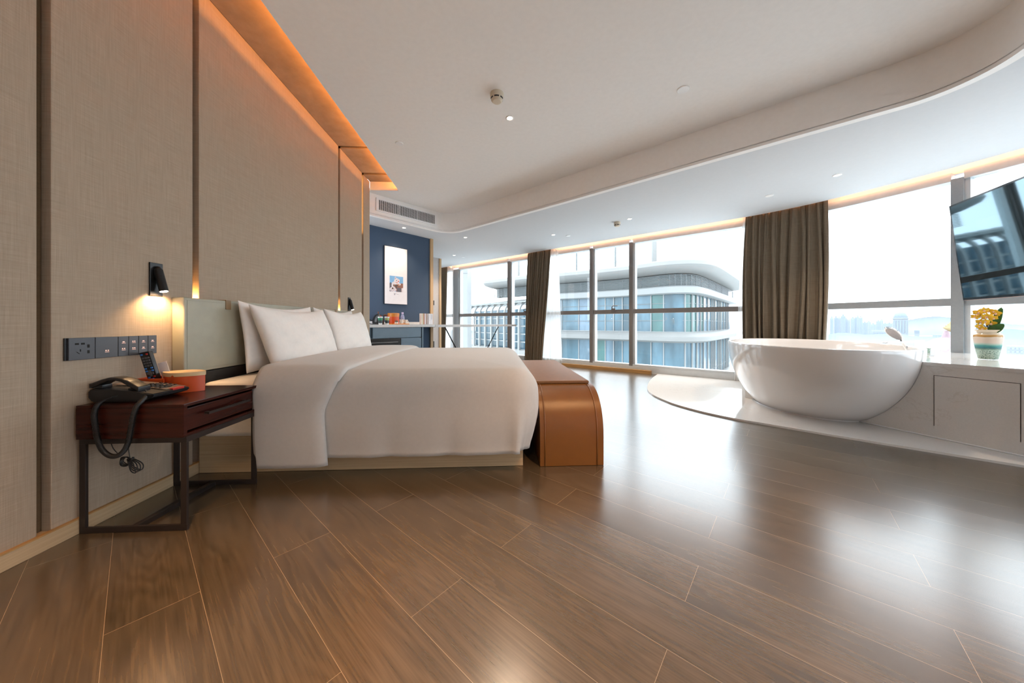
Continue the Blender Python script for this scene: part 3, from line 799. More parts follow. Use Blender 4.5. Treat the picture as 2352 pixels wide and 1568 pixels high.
# coiled cord
cc = MB()
ctrl = [(1.262, 0.118, 0.517), (1.235, 0.112, 0.512), (1.214, 0.100, 0.492), (1.208, 0.096, 0.46), (1.207, 0.100, 0.42), (1.207, 0.108, 0.37), (1.207, 0.122, 0.332), (1.207, 0.145, 0.308), (1.207, 0.172, 0.302), (1.207, 0.198, 0.318), (1.207, 0.215, 0.35), (1.207, 0.225, 0.40), (1.209, 0.232, 0.45), (1.213, 0.240, 0.485), (1.235, 0.236, 0.503), (1.262, 0.222, 0.515), (1.285, 0.200, 0.535)]
cp = catmull(ctrl, 22); hel = []
tt = 0
for i, (u, n, z) in enumerate(cp):
    for sub in range(6):
        j = min(i + 1, len(cp) - 1); q = sub / 6
        c0 = W(*(cp[i][k] * (1 - q) + cp[j][k] * q for k in range(3)))
        t = (W(*cp[j]) - W(*cp[max(i - 1, 0)])).normalized()
        x = t.cross(Vector((wU[0], wU[1], 0.001))).normalized(); y = t.cross(x)
        ends = min(1, max(0, (i - 26) / 14), max(0, (len(cp) - 18 - i) / 14))
        r = 0.0064 * min(1, ends) + 0.0008
        tt += 2 * PI * 0.105 * (1.0 if ends > 0 else 0.3)
        hel.append(c0 + (x * math.cos(tt) + y * math.sin(tt)) * r)
cc.tube(hel, 0.0016, 5)
cc.build('coiled_cord', M_black, ph, smooth=True)
# loose phone line bundle under the nightstand
cb = MB(); NS = -0.015
def loop(c, ru, rz, tilt, ph_, n=26):
    return [W(c[0] + .002 * math.sin(3 * a + ph_), NS + c[1] + ru * math.cos(a) * math.cos(tilt) - rz * math.sin(a) * math.sin(tilt), c[2] + ru * math.cos(a) * math.sin(tilt) + rz * math.sin(a) * math.cos(tilt)) for a in [2 * PI * k / n for k in range(n)]]
for k in range(4):
    cb.tube(loop((1.30 + .003 * k, 0.118 + .001 * k, 0.244), .017 - .001 * k, .020 - .001 * k, .3 + .1 * k, k), 0.0019, 6, closed=True)
    cb.tube(loop((1.30 + .003 * k, 0.146 + .004 * k, 0.222 + .002 * k), .009 + .002 * k, .028, .45 + .12 * k, k), 0.0019, 6, closed=True)
cb.tube([W(1.30, .152 + NS, .260), W(1.30, .140 + NS, .244), W(1.302, .128 + NS, .252)], 0.0042, 6)
cb.tube([W(*p) for p in catmull([(1.30, .116, .342), (1.30, .118, .300), (1.30, .126, .245)], 8)], 0.0015, 6)
cb.tube([W(*p) for p in catmull([(1.30, .045, .342), (1.30, .060, .300), (1.30, .078, .278), (1.30, .092, .270)], 8)], 0.0015, 6)
tag(cb.build('cable_bundle', M_black, smooth=True), 'thin black telephone cable coiled and tied, hanging under the nightstand', 'cable')

# orange holder with cream lid
ob = thing('storage_box', W(1.50, 0.13, 0.49), 'orange leather tidy box with a cream lid on the nightstand', 'box', angW)
def leaf(n0, n1, uc, hu, k=18):
    pts = []
    for i in range(k + 1):
        t = i / k; pts.append((uc - hu * math.sin(PI * t) ** .75, n0 + (n1 - n0) * t))
    for i in range(1, k):
        t = 1 - i / k; pts.append((uc + hu * math.sin(PI * t) ** .75, n0 + (n1 - n0) * t))
    return pts
def wprism(pts, z0, z1): return MB().prism([W(u, n) for u, n in pts], z0, z1)
bl = leaf(0.075, 0.252, 1.487, 0.055)
wprism(bl, 0.4905, 0.562).build('compartment', M_orange, ob, smooth=True, smooth_angle=30)
wprism(leaf(0.072, 0.255, 1.487, 0.057), 0.5625, 0.5795).build('lid', M_cream, ob, smooth=True, smooth_angle=30)
o2 = MB()
for (a, b, c_, d_) in ((1.426, 1.430, .015, .13), (1.512, 1.516, .015, .115), (1.426, 1.516, .012, .016)):
    o2.box(W, a, b, c_, d_, 0.4905, 0.556)
o2.box(W, 1.426, 1.516, .012, .11, 0.4905, 0.495)
o2.build('tray', M_orange, ob)
MB().quad([W(1.4285, .158, .5625), W(1.4285, .172, .5625), W(1.4285, .165, .5705), W(1.4285, .165, .5705)]).build('notch', M_orange, ob, noweld=True)
# remote
rm = thing('remote_control', W(1.485, 0.075, 0.50), 'black remote control with blue and red buttons standing in the orange box', 'remote control', angW)
def R_(x, y, z):
    # x across (n), y out of face (-u), z along remote
    n = 0.074 - 0.20 * z + x * .975; zz = 0.502 + z * .965 + x * 0.20; u = 1.470 - z * 0.10 - y
    return W(u, n, zz)
MB().box(R_, -.0215, .0215, 0, .018, 0, .178, .004, 2).build('body', M_black, rm, smooth=True, smooth_angle=40)
M_key = mat('grey_key', (0.10, 0.10, 0.105), 0.4, var=0.1); M_bkey = mat('blue_key', (0.03, 0.20, 0.65), 0.35, var=0.05); M_rkey = MATS['red_key']
k1 = MB()
for r in range(4):
    for c_ in range(3): k1.box(R_, -.0145 + c_ * .0115, -.0065 + c_ * .0115, .018, .020, .146 - r * .012, .153 - r * .012, .0006)
for (x, z) in ((-.011, .166), (-.013, .102), (.013, .102), (-.012, .090), (.013, .090), (-.010, .060), (.004, .052)): MB().box(R_, x - .0045, x + .0045, .018, .0205, z - .0035, z + .0035, .001).build('blue_button', M_bkey, rm)
for (x, z) in ((.011, .166), (.013, .062)): MB().box(R_, x - .004, x + .004, .018, .0205, z - .0035, z + .0035, .001).build('red_button', M_rkey, rm)
for a in range(4):
    x, z = .0095 * math.cos(a * PI / 2), .078 + .0095 * math.sin(a * PI / 2); k1.box(R_, x - .005, x + .005, .018, .0205, z - .005, z + .005, .002)
k1.box(R_, -.004, .004, .018, .021, .074, .082, .001)
for r in range(2):
    for c_ in range(3): k1.box(R_, -.0145 + c_ * .0115, -.0065 + c_ * .0115, .018, .020, .038 - r * .012, .045 - r * .012, .0006)
k1.build('buttons', M_key, rm)
cd = MB()
def C_(x, y, z): return W(1.490 - z * .02 - y, 0.100 - .28 * z + x * .96, .50 + z * .96 + x * .28)
cd.box(C_, -.020, .020, 0, .001, 0, .127)
tag(cd.build('card', M_paper), 'white paper card standing behind the remote control in the orange box', 'card')

# socket and switch panel
sp = thing('switch_panel', W(1.357, 0.0, 0.70), 'long dark grey socket and switch panel on the fabric wall above the nightstand', 'switch panel', angW)
def wall_uz(px, py, n=0.0):
    k = (px - PX) / F; D = (n + WO[0] * wN[0]) / (k * wN[0] + wN[1]); X = k * D
    return ((X - WO[0]) * wU[0] + D * wU[1], EYE - (py - PY) / F * D)
MB().box(W, 1.197, 1.518, 0.0005, 0.006, 0.661, 0.745, .001).build('back_plate', M_black, sp)
us = [1.203] + [wall_uz(p, 780)[0] for p in (211.6, 264.6, 289, 312, 333.7)] + [1.518]
for a, b in zip(us, us[1:]):
    MB().box(W, a + .0008, b - .0008, 0.006, 0.012, 0.661, 0.745, .0012).build('switch_plate', M_cuff, sp)
hole = MB()
ua = us[0]; wv = us[1] - us[0]
for x, z, w_, h_ in ((.30, .722, .011, .007), (.52, .722, .011, .007), (.43, .697, .003, .009), (.73, .712, .007, .012), (.73, .690, .007, .012)):
    hole.box(W, ua + x * wv - w_ / 2, ua + x * wv + w_ / 2, .0121, .0126, z - h_ / 2, z + h_ / 2)
for x, sgn in ((.34, 1), (.52, -1)):
    c_ = ua + x * wv
    hole.quad([W(c_ - .005, .0126, .687 + sgn * .004), W(c_ - .0035, .0126, .6885 + sgn * .004), W(c_ + .005, .0126, .6885 - sgn * .004), W(c_ + .0035, .0126, .687 - sgn * .004)])
hole.build('socket_holes', mat('hole_black', (0.002, 0.002, 0.002), 0.8, var=0.05), sp)
def legend(u, z, wd_, two):
    leg = MB()
    if two:
        for s_ in (-1, 1): leg.box(W, u + s_ * wd_ * .28 - .002, u + s_ * wd_ * .28 + .002, .0121, .0124, z - .002, z + .002)
    else: leg.box(W, u - wd_ * .3, u + wd_ * .3, .0121, .0124, z - .002, z + .0015)
    k = -wd_ / 2
    while k < wd_ / 2:
        leg.box(W, u + k, u + k + .0012, .0121, .0124, z - .0068, z - .0052); k += .0018
    leg.build('legend', M_legend, sp)
legend((us[1] + us[2]) / 2, .690, .014, True)
for i in range(2, 6):
    m_ = (us[i] + us[i + 1]) / 2
    legend(m_, .722, .013, i == 3); legend(m_, .693, .013, i in (2, 3))

# reading lamps
def reading_lamp(du, label):
    r = thing('reading_lamp', W(1.522 + du, 0.0, 1.0), label, 'wall lamp', angW)
    MB().box(W, 1.493 + du, 1.551 + du, 0.0005, 0.007, 0.928, 1.083, .002).build('back_plate', M_blackm, r)
    a = W(1.522 + du, 0.012, 1.056); b = W(1.522 + du, 0.040, 0.950)
    h = MB(); h.tube([a, a + (b - a) * .04, b], [0.012, 0.0165, 0.0165], 20); h.sphere(a, .0125)
    h.box(W, 1.513 + du, 1.531 + du, 0.006, 0.022, 1.0, 1.06, .003)
    hd = h.build('lamp_head', M_blackm, r, smooth=True, smooth_angle=40)
    d = (b - a).normalized(); l = MB(); l.tube([b, b + d * .0015], .0135, 20); l.build('lens', M_lens, hd)
    return b + d * .006, d
for du, lab in ((0.0, 'black reading lamp on the wall above the nightstand, near end of the headboard'), (2.026, 'small black reading lamp at the far end of the headboard')):
    p, d = reading_lamp(du, lab)
    light('reading_spot', 'SPOT', p, (1.0, 0.62, 0.30), 3.2, p + d * 0.3 + Vector((-wN[0], -wN[1], 0)) * 0.20, spot_size=math.radians(130), spot_blend=0.7, shadow_soft_size=0.012)

# ================================================================== CEILING FIXTURES
def downlight(x, y, z, label, power=14, r=0.034, vis=True, size=110, col=(1.0, 0.76, 0.54)):
    t = thing('downlight', XY(x, y, z), label, 'ceiling light')
    MB().lathe((x, y, z), [(r, 0.0), (r, -0.003), (r * .80, -0.005), (r * .62, -0.001), (r * .60, 0.0)], 28).build('trim_ring', M_white, t, smooth=True)
    MB().lathe((x, y, z), [(0, -0.0015), (r * .5, -0.0015), (r * .58, -0.0005)], 24).build('lens', M_lens, t)
    light('downlight_beam', 'SPOT', (x, y, z - 0.012), col, power * 2.8, (x, y, 0), spot_size=math.radians(size), spot_blend=0.9, shadow_soft_size=0.04)
downlight(-0.018, 2.683, Z1, 'round downlight beside the near smoke detector on the raised ceiling', 10)
downlight(-1.593, 4.779, Z2, 'downlight above the framed picture on the blue wall', 5)
downlight(-0.764, 5.312, Z2, 'downlight right of the air vent, above the long desk', 12)
downlight(-1.198, 6.703, Z2, 'far downlight nearest the grey panel on the low ceiling', 10)
downlight(0.658, 5.155, Z2, 'downlight on the low ceiling left of the far smoke detector', 14)
downlight(1.586, 4.371, Z2, 'downlight just right of the far smoke detector', 14)
downlight(3.093, 3.081, Z2, 'downlight on the low ceiling above the bathtub', 12)
downlight(-0.78, 0.62, Z1, 'downlight on the raised ceiling close to the fabric wall', 42, size=54, col=(1.0, 0.52, 0.20))
downlight(0.75, 0.75, Z1, 'downlight on the raised ceiling over the open floor', 46, size=78, col=(1.0, 0.56, 0.26))
downlight(0.05, -0.7, Z1, 'downlight on the raised ceiling near the back wall', 26)
def smoke(x, y, z, label, r=0.05):
    t = thing('smoke_detector', XY(x, y, z), label, 'smoke detector')
    MB().lathe((x, y, z), [(0, 0), (r, 0), (r, -.022), (r * .95, -.030), (r * .80, -.052), (r * .62, -.060), (0, -.062)], 32).build('body', M_ivory, t, smooth=True, smooth_angle=35)
    v = MB()
    for k in range(6):
        a0 = 2 * PI * (k + .12) / 6; a1 = 2 * PI * (k + .88) / 6
        v.grid(lambda a, b: Vector((x + (r * (.905 - .06 * b) + .0012) * math.cos(a0 + (a1 - a0) * a), y + (r * (.905 - .06 * b) + .0012) * math.sin(a0 + (a1 - a0) * a), z - .0365 - .009 * b)), 6, 2)
    v.build('vents', M_black, t)
smoke(-0.112, 2.40, Z1, 'ivory smoke detector on the raised ceiling above the bed')
smoke(1.468, 4.52, Z2, 'small ivory smoke detector on the low ceiling near the windows', .045)
def cap(x, y, z, label, r=0.036):
    o = MB().lathe((x, y, z), [(0, 0), (r, 0), (r, -.003), (r * .9, -.006), (0, -.007)], 28).build('sprinkler_cover', M_white, smooth=True, smooth_angle=30)
    tag(o, label, 'ceiling cover plate')
cap(1.243, 2.353, Z1, 'white round cover plate on the raised ceiling, right of the smoke detector', .042)
cap(-1.065, 3.059, Z1, 'white round cover plate on the raised ceiling near the fabric wall', .036)
cap(-1.036, 6.879, Z2, 'white round cover plate beside the farthest downlight')
cap(0.903, 5.206, Z2, 'white round cover plate between a downlight and the far smoke detector')
cap(2.839, 3.574, Z2, 'white round cover plate above the wide brown curtain', .04)

# air vent in the soffit face
av = thing('air_vent', G(4.08, 2.54, 2.37), 'white rectangular air grille in the ceiling step above the blue wall', 'air vent', angG)
def V_(x, y, z): return G(4.1235 - 0.0526 * (x - 2.2) - y, x, z)
B0, B1, V0, V1 = 2.075, 3.0, 2.283, 2.455
f = MB()
f.box(V_, B0, B1, 0, .012, V1 - .02, V1, .002).box(V_, B0, B1, 0, .012, V0, V0 + .02, .002).box(V_, B0, B0 + .025, 0, .012, V0 + .02, V1 - .02).box(V_, B1 - .025, B1, 0, .012, V0 + .02, V1 - .02)
f.build('frame', M_white, av)
MB().box(V_, B0 + .025, B1 - .025, 0.0005, .0015, V0 + .02, V1 - .02).build('duct', mat('duct_dark', (0.01, 0.009, 0.008), 0.8, var=0.05), av)
g = MB()
for k in range(8):
    z = V0 + .03 + k * .0158; g.box(V_, B0 + .025, B1 - .025, .0035, .0065, z, z + .0035)
n_ = 34
for k in range(n_):
    b = B0 + .03 + k * (B1 - B0 - .06) / (n_ - 1); w_ = .002 if k % 11 else .005
    g.box(V_, b - w_, b + w_, .005, .010, V0 + .02, V1 - .02)
g.build('grille', M_white, av)

# ================================================================== BLUE WALL, COUNTER
pf = thing('framed_picture', G(4.54, 2.594, 1.5), 'tall framed photograph of a lion dance costume on the blue wall', 'picture', angG)
def A_(x, y, z): return G(4.551 - y, x, z)
MB().box(A_, 2.404, 2.784, 0.0, 0.020, 1.088, 1.955, .001).build('frame', M_black, pf)
MB().box(A_, 2.410, 2.778, 0.020, 0.0215, 1.094, 1.949).build('mount', M_paper, pf)
phs = [mat('print_sky', (0.20, 0.42, 0.68), 0.6, var=0.06), mat('print_fur', (0.72, 0.66, 0.68), 0.6, var=0.12, scale=60), mat('print_roof', (0.28, 0.12, 0.08), 0.6, var=0.15, scale=60),
       mat('print_red', (0.60, 0.06, 0.04), 0.6, var=0.1), mat('print_brown', (0.12, 0.07, 0.055), 0.6, var=0.2, scale=80), mat('print_grey', (0.12, 0.11, 0.13), 0.6, var=0.1), mat('print_plum', (0.25, 0.10, 0.20), 0.6, var=0.1), mat('print_orange', (0.60, 0.25, 0.10), .6, var=.1)]
pm = MB()
def pic(pts, mi, lift):
    # pts in 0..1 picture coords
    vs = [pm.bm.verts.new(A_(2.486 + x * .223, .0218 + lift * .0002, 1.280 + y * .236)) for x, y in pts]
    fc_ = pm.bm.faces.new(vs); fc_.material_index = mi
def disc(cx_, cy_, rx, ry, mi, lift, n=14): pic([(min(1, max(0, cx_ + rx * math.cos(2 * PI * k / n))), min(1, max(0, cy_ + ry * math.sin(2 * PI * k / n)))) for k in range(n)], mi, lift)
pic([(0, 0), (1, 0), (1, 1), (0, 1)], 0, 0)
pic([(.48, 0), (1, 0), (1, .57), (.70, .56), (.5, .5)], 2, 1); pic([(.54, .0), (.86, .0), (.86, .26), (.54, .28)], 5, 2); pic([(.88, .0), (1, .0), (1, .28), (.88, .25)], 1, 2)
pic([(0, 0), (.15, 0), (.15, .5), (.07, .6), (0, .5)], 5, 1)
disc(.30, .38, .17, .26, 1, 3); disc(.25, .14, .25, .16, 1, 4); disc(.52, .68, .20, .20, 1, 4); disc(.42, .86, .05, .10, 1, 5); disc(.68, .74, .06, .07, 1, 5); disc(.70, .5, .12, .08, 1, 5)
disc(.42, .86, .02, .05, 6, 6); disc(.50, .72, .035, .03, 4, 6); disc(.64, .68, .045, .04, 3, 7); disc(.47, .60, .06, .02, 7, 7); disc(.60, .78, .03, .015, 6, 7); disc(.55, .58, .04, .025, 3, 7)
pic([(.26, .46), (.64, .46), (.56, .36), (.5, .16), (.36, .32), (.26, .34)], 4, 6); disc(.35, .42, .04, .03, 7, 7); disc(.62, .47, .12, .03, 7, 6); disc(.22, .20, .07, .06, 4, 6)
for (x, y) in ((.12, .12), (.3, .06), (.38, .22), (.14, .05), (.44, .08), (.33, .13), (.22, .03)): disc(x, y, .025, .02, 6, 8, 8)
pm.build('print', phs[0], pf, mats=phs, noweld=True)
cap_ = MB()
for (x0_, x1_, z0_, z1_) in ((2.600, 2.626, 1.247, 1.250), (2.598, 2.641, 1.2515, 1.2535), (2.603, 2.622, 1.237, 1.243), (2.604, 2.620, 1.229, 1.233)): cap_.box(A_, x0_ - .045, x1_ - .045, .0216, .0220, z0_, z1_)
for k in range(6): cap_.box(A_, 2.598 + k * .006, 2.602 + k * .006, .0216, .0220, 1.242, 1.246)
cap_.build('caption', mat('caption_ink', (0.12, 0.09, 0.12), .7, var=.05), pf)

cb_ = thing('minibar_cabinet', G(4.3, 2.4, 0), 'slate blue minibar cabinet under the pale counter', 'cabinet', angG)
MB().box(G, 4.14, 4.55, 1.90, 2.80, 0.08, 0.595, .001).box(G, 4.125, 4.55, 2.778, 2.80, 0.0, 0.746).box(G, 4.16, 4.55, 1.9, 2.778, 0.596, 0.746).build('carcass', M_cab, cb_)
MB().box(G, 4.12, 4.139, 2.03, 2.757, 0.602, 0.742, .0015).build('drawer', M_cab, cb_)
dd = MB().box(G, 4.12, 4.139, 2.434, 2.757, 0.09, 0.592, .0015).build('door', M_cab, cb_)
MB().box(G, 4.119, 4.124, 2.735, 2.757, 0.585, 0.600).build('pull', M_black, cb_)
MB().box(G, 4.128, 4.139, 1.95, 2.431, 0.12, 0.596).build('fridge_front', mat('fridge_black', (0.004, 0.004, 0.005), 0.12, var=.05), cb_)
MB().box(G, 4.122, 4.128, 1.95, 2.39, 0.540, 0.548).build('fridge_trim', M_alud, cb_)
ct = thing('counter', G(4.3, 2.5, 0.75), 'pale quartz counter slab in front of the blue wall', 'counter', angG)
MB().box(G, 4.09, 4.551, 1.93, 2.98, 0.747, 0.785, .001).build('slab', M_counter, ct)
MB().box(G, 4.538, 4.551, 1.93, 3.2, 0.785, 0.822).build('backsplash', M_counter, ct)
# desk
dk = thing('desk', G(4.33, 3.95, 0), 'long narrow grey topped desk on slanted dark metal legs before the far window', 'desk', angG)
MB().box(G, 4.092, 4.54, 2.985, 4.92, 0.742, 0.781, .001).build('desktop', M_desk, dk)
for (bt, bb) in ((3.33, 3.805), (4.62, 4.08)):
    for a in (4.30,):
        MB().tube([G(a, bt, .742), G(a, bb, .008)], .011, 4).build('leg', M_blackm, dk)
MB().box(G, 4.12, 4.48, 3.76, 4.12, 0.0, 0.016).build('foot_bar', M_blackm, dk)

# things on the counter
CZ = 0.785
kt = thing('kettle', G(4.36, 2.215, CZ), 'dark kettle with a brown wooden knob and curved spout on the counter', 'kettle', angG)
c_ = G(4.36, 2.225, CZ)
MB().lathe(c_, [(0, .012), (.072, .012), (.078, .02), (.078, .05), (.068, .09), (.048, .125), (.030, .140), (0, .146)], 32).build('body', M_black, kt, smooth=True, smooth_angle=40)
MB().lathe(c_, [(0, .144), (.009, .146), (.006, .153), (.011, .166), (.009, .178), (0, .182)], 20).build('knob', mat('kettle_wood', (.10, .035, .015), .4, var=.1), kt, smooth=True)
MB().tube([G(4.34, 2.29, CZ + .125), G(4.34, 2.315, CZ + .135), G(4.34, 2.345, CZ + .125), G(4.34, 2.365, CZ + .10), G(4.34, 2.36, CZ + .07)], [.011, .012, .012, .011, .009], 10).build('handle', MATS['kettle_wood'], kt, smooth=True)
MB().tube([G(4.38, 2.17, CZ + .05), G(4.40, 2.135, CZ + .06), G(4.42, 2.10, CZ + .10), G(4.42, 2.08, CZ + .15), G(4.42, 2.05, CZ + .165)], [.008, .006, .005, .005, .005], 8).build('spout', M_black, kt, smooth=True)
MB().lathe(c_, [(0, 0), (.08, 0), (.08, .010), (.07, .0115), (0, .0115)], 28).build('base', M_black, kt, smooth=True, smooth_angle=40)
tag(MB().box(G, 4.45, 4.53, 2.13, 2.20, CZ, CZ + .045, .003).build('plug_box', M_white), 'small white plug box at the back of the counter behind the kettle', 'plug box')
tag(MB().tube([G(*p) for p in catmull([(4.46, 2.135, CZ + .03), (4.40, 2.115, CZ + .02), (4.34, 2.105, CZ + .008), (4.29, 2.13, CZ + .006), (4.24, 2.175, CZ + .006), (4.26, 2.22, CZ + .006)], 8)], .005, 6).build('power_cord', M_black, smooth=True), 'black power cord lying on the counter beside the kettle', 'cord')
def cup(b, a, colm, label):
    t = thing('paper_cup', G(a, b, CZ), label, 'cup', angG, 'lidded paper cups on the counter'); c_ = G(a, b, CZ)
    MB().lathe(c_, [(0, .001), (.0215, .001), (.0235, .018)], 24).build('cup_base', M_white, t, smooth=True, smooth_angle=40)
    MB().lathe(c_, [(.0237, .018), (.0272, .056)], 24).build('dark_band', mat('cup_slate', (.05, .08, .09), .5, var=.05), t, smooth=True)
    MB().lathe(c_, [(.0272, .056), (.0300, .088)], 24).build('colour_band', colm, t, smooth=True)
    MB().lathe(c_, [(.0315, .088), (.0325, .093), (.0305, .100), (.029, .106), (0, .107)], 24).build('lid', M_white, t, smooth=True, smooth_angle=40)
    MB().lathe(c_ + Vector((.004, 0, .106)), [(.006, 0), (.006, .006), (.003, .014), (0, .015)], 12).build('stopper', mat('cup_red', (.6, .02, .02), .4, var=.05), t, smooth=True)
cup(2.133, 4.125, mat('cup_green', (.04, .30, .17), .5, var=.05), 'paper cup with a bright green band, left one of the pair on the counter')
cup(2.228, 4.125, mat('cup_lime', (.45, .52, .22), .5, var=.05), 'paper cup with a pale lime band, right one of the pair on the counter')
bk = thing('ice_bucket', G(4.33, 2.43, CZ), 'orange leather ice bucket with an amber band on the counter', 'bucket', angG); c_ = G(4.33, 2.435, CZ)
MB().lathe(c_, [(0, .001), (.078, .001), (.080, .11)], 32).build('bucket_body', M_orange, bk, smooth=True, smooth_angle=40)
MB().lathe(c_, [(.0805, .11), (.082, .158), (.078, .162), (0, .162)], 32).build('bucket_lid', mat('amber_leather', (.62, .22, .03), .4, var=.04), bk, smooth=True, smooth_angle=40)
bt = thing('water_bottle', G(4.43, 2.66, CZ), 'clear ribbed water bottle with a lilac cap on the counter', 'bottle', angG)
for i_, b in enumerate((0,)):
    c_ = G(4.44, 2.645, CZ)
    MB().lathe(c_, [(0, .001), (.030, .001), (.031, .03), (.027, .045), (.031, .06), (.031, .10), (.026, .125), (.015, .150), (.013, .165)], 24).build('bottle_body', mat('bottle_plastic', (.30, .33, .52), .08, var=.35, scale=70, coat=.3), bt, smooth=True)
    MB().lathe(c_, [(.016, .160), (.016, .182), (0, .183)], 20).build('bottle_cap', mat('lilac_cap', (.62, .50, .72), .4, var=.03), bt, smooth=True, smooth_angle=40)
ty = MB().box(G, 4.12, 4.30, 2.315, 2.565, CZ + .0005, CZ + .012, .003).build('serving_tray', mat('tray_orange', (.80, .28, .03), .4, var=.03))
tag(ty, 'flat orange tray under the cups at the foot of the ice bucket', 'tray')
TZ = CZ + .0125
M_china = mat('white_china', (.82, .74, .64), .15, var=.01)
t = thing('tea_caddy', G(4.15, 2.38, TZ), 'small white jar with a brown band on the orange tray', 'jar', angG); c_ = G(4.15, 2.38, TZ)
MB().lathe(c_, [(0, .0), (.025, .0), (.024, .02)], 24).build('jar_body', M_china, t, smooth=True, smooth_angle=40)
MB().lathe(c_, [(.0235, .02), (.0235, .042), (0, .043)], 24).build('jar_lid', mat('jar_brown', (.20, .13, .08), .5, var=.05), t, smooth=True, smooth_angle=40)
def mug(b, a, r, h, label, sgn):
    t = thing('mug', G(a, b, TZ), label, 'mug', angG); c_ = G(a, b, TZ)
    MB().lathe(c_, [(0, 0), (r * .8, 0), (r * .85, h * .5), (r, h), (r * .93, h), (r * .78, h * .5), (r * .7, .005), (0, .005)], 28).build('mug_body', M_china, t, smooth=True, smooth_angle=60)
    pts = [G(a, b + (r * .86 + .020 * math.sin(PI * k / 10)), TZ + h * .80 - h * .62 * k / 10) for k in range(11)]
    MB().tube(pts, .004, 8).build('mug_handle', M_china, t, smooth=True)
mug(2.452, 4.15, .024, .058, 'tall white mug in the middle of the orange tray', 1)
mug(2.525, 4.16, .032, .056, 'wide white mug with a ring handle at the right end of the orange tray', 1)
mug(2.61, 4.40, .032, .062, 'white cup standing behind the mugs beside the bottle', 1)
bkm = [mat('cover_%d' % i, c_, .6, var=.06, scale=90) for i, c_ in enumerate([(.72, .66, .60), (.62, .60, .40), (.60, .22, .15), (.74, .70, .74), (.45, .30, .26), (.72, .70, .70), (.50, .38, .34)])]
bs = [(2.815, .020, 0), (2.839, .014, 1), (2.856, .012, 2), (2.872, .022, 3), (2.897, .014, 4), (2.914, .012, 5), (2.929, .010, 6)]
for i, (b, w_, mi) in enumerate(bs):
    t = thing('magazine', G(4.25, b, CZ), 'thin %s magazine standing on the counter, %s' % (['cream', 'olive', 'red patterned', 'pale lilac', 'brown', 'white', 'tan'][i], ['leftmost of the upright row', 'second from the left of the upright row', 'third from the left of the upright row', 'middle of the upright row', 'just right of the pale lilac one', 'between the brown and the tan ones', 'just left of the speckled front-facing one'][i]), 'magazine', angG, 'magazines at the counter end')
    MB().box(G, 4.20, 4.25, b, b + w_, CZ + .001, CZ + .165, .001).build('cover', bkm[mi], t)
t = thing('magazine', G(4.2, 2.98, CZ), 'speckled white magazine facing the room at the right end of the counter', 'magazine', angG, 'magazines at the counter end')
MB().box(G, 4.19, 4.198, 2.935, 3.015, CZ + .001, CZ + .165, .001).build('cover', mat('cover_speckle', (.72, .72, .76), .6, var=.12, scale=160), t)
tx = MB()
for k in range(4): tx.box(G, 4.1885, 4.19, 2.992, 2.998, CZ + .135 - k * .018, CZ + .142 - k * .018)
tx.build('title', MATS['caption_ink'], t)
tag(MB().box(G, 5.765, 5.78, 4.145, 4.185, 1.19, 1.29, .002).build('door_pull', M_blackm), 'small black door plate on the grey panel, upper one', 'door pull')
tag(MB().box(G, 5.765, 5.78, 4.145, 4.185, 0.29, 0.42, .002).build('door_pull', M_blackm), 'small black plate low on the grey panel, lower one', 'door pull')

# ================================================================== BATHTUB
TC, TTH, TA, TB, TZR = (2.848, 3.124), 1.117, 0.98, 0.632, 0.614
TBA, TBB = 0.555, 0.405
te = (math.cos(TTH), math.sin(TTH)); tg = (-te[1], te[0])
def tubpt(a, sa, sb, z):
    x, y = math.cos(a) * sa, math.sin(a) * sb
    return Vector((TC[0] + te[0] * x + tg[0] * y, TC[1] + te[1] * x + tg[1] * y, z))
def outer(t):
    k = math.sin(PI / 2 * t ** 0.8); z = 0.016 + (TZR - 0.016) * t
    return TBA + (TA - TBA) * k, TBB + (TB - TBB) * k, z
def tub_rings(mb, rings, n=96):
    R = [[mb.bm.verts.new(tubpt(2 * PI * k / n, a, b, z)) for k in range(n)] for a, b, z in rings]
    for p, q in zip(R, R[1:]):
        for k in range(n): mb.bm.faces.new((p[k], p[(k + 1) % n], q[(k + 1) % n], q[k]))
    mb.bm.faces.new(R[0][::-1]); mb.bm.faces.new(R[-1])
tb = thing('bathtub', XY(TC[0], TC[1], 0.014), 'white freestanding oval bathtub on the marble platform', 'bathtub')
rg = [(TBA + .012, TBB + .012, .0145), (TBA + .012, TBB + .012, .022)] + [outer(t / 22) for t in range(0, 22)]
a, b, z = outer(1.0)
rg += [(a, b, z - .006), (a - .003, b - .003, z - .001), (a - .008, b - .008, z), (a - .020, b - .020, z), (a - .026, b - .026, z - .003), (a - .030, b - .030, z - .010)]
for t in range(1, 17):
    k = t / 16; rg.append((TA - .030 - (TA - .50) * (1 - math.cos(PI / 2 * k)) , TB - .030 - (TB - .34) * (1 - math.cos(PI / 2 * k)), z - .010 - .44 * math.sin(PI / 2 * k)))
rg += [(.40, .25, .158), (.15, .1, .155)]
mb = MB(); tub_rings(mb, rg); mb.build('tub_shell', M_tub, tb, smooth=True, smooth_angle=50)
cutter = MB(); tub_rings(cutter, [(TBA + .002, TBB + .002, -.2)] + [tuple(v + .0015 if i < 2 else v for i, v in enumerate(outer(t / 22))) for t in range(0, 23)] + [(TA, TB, 1.2)])
cut = cutter.build('cutter', M_tub)

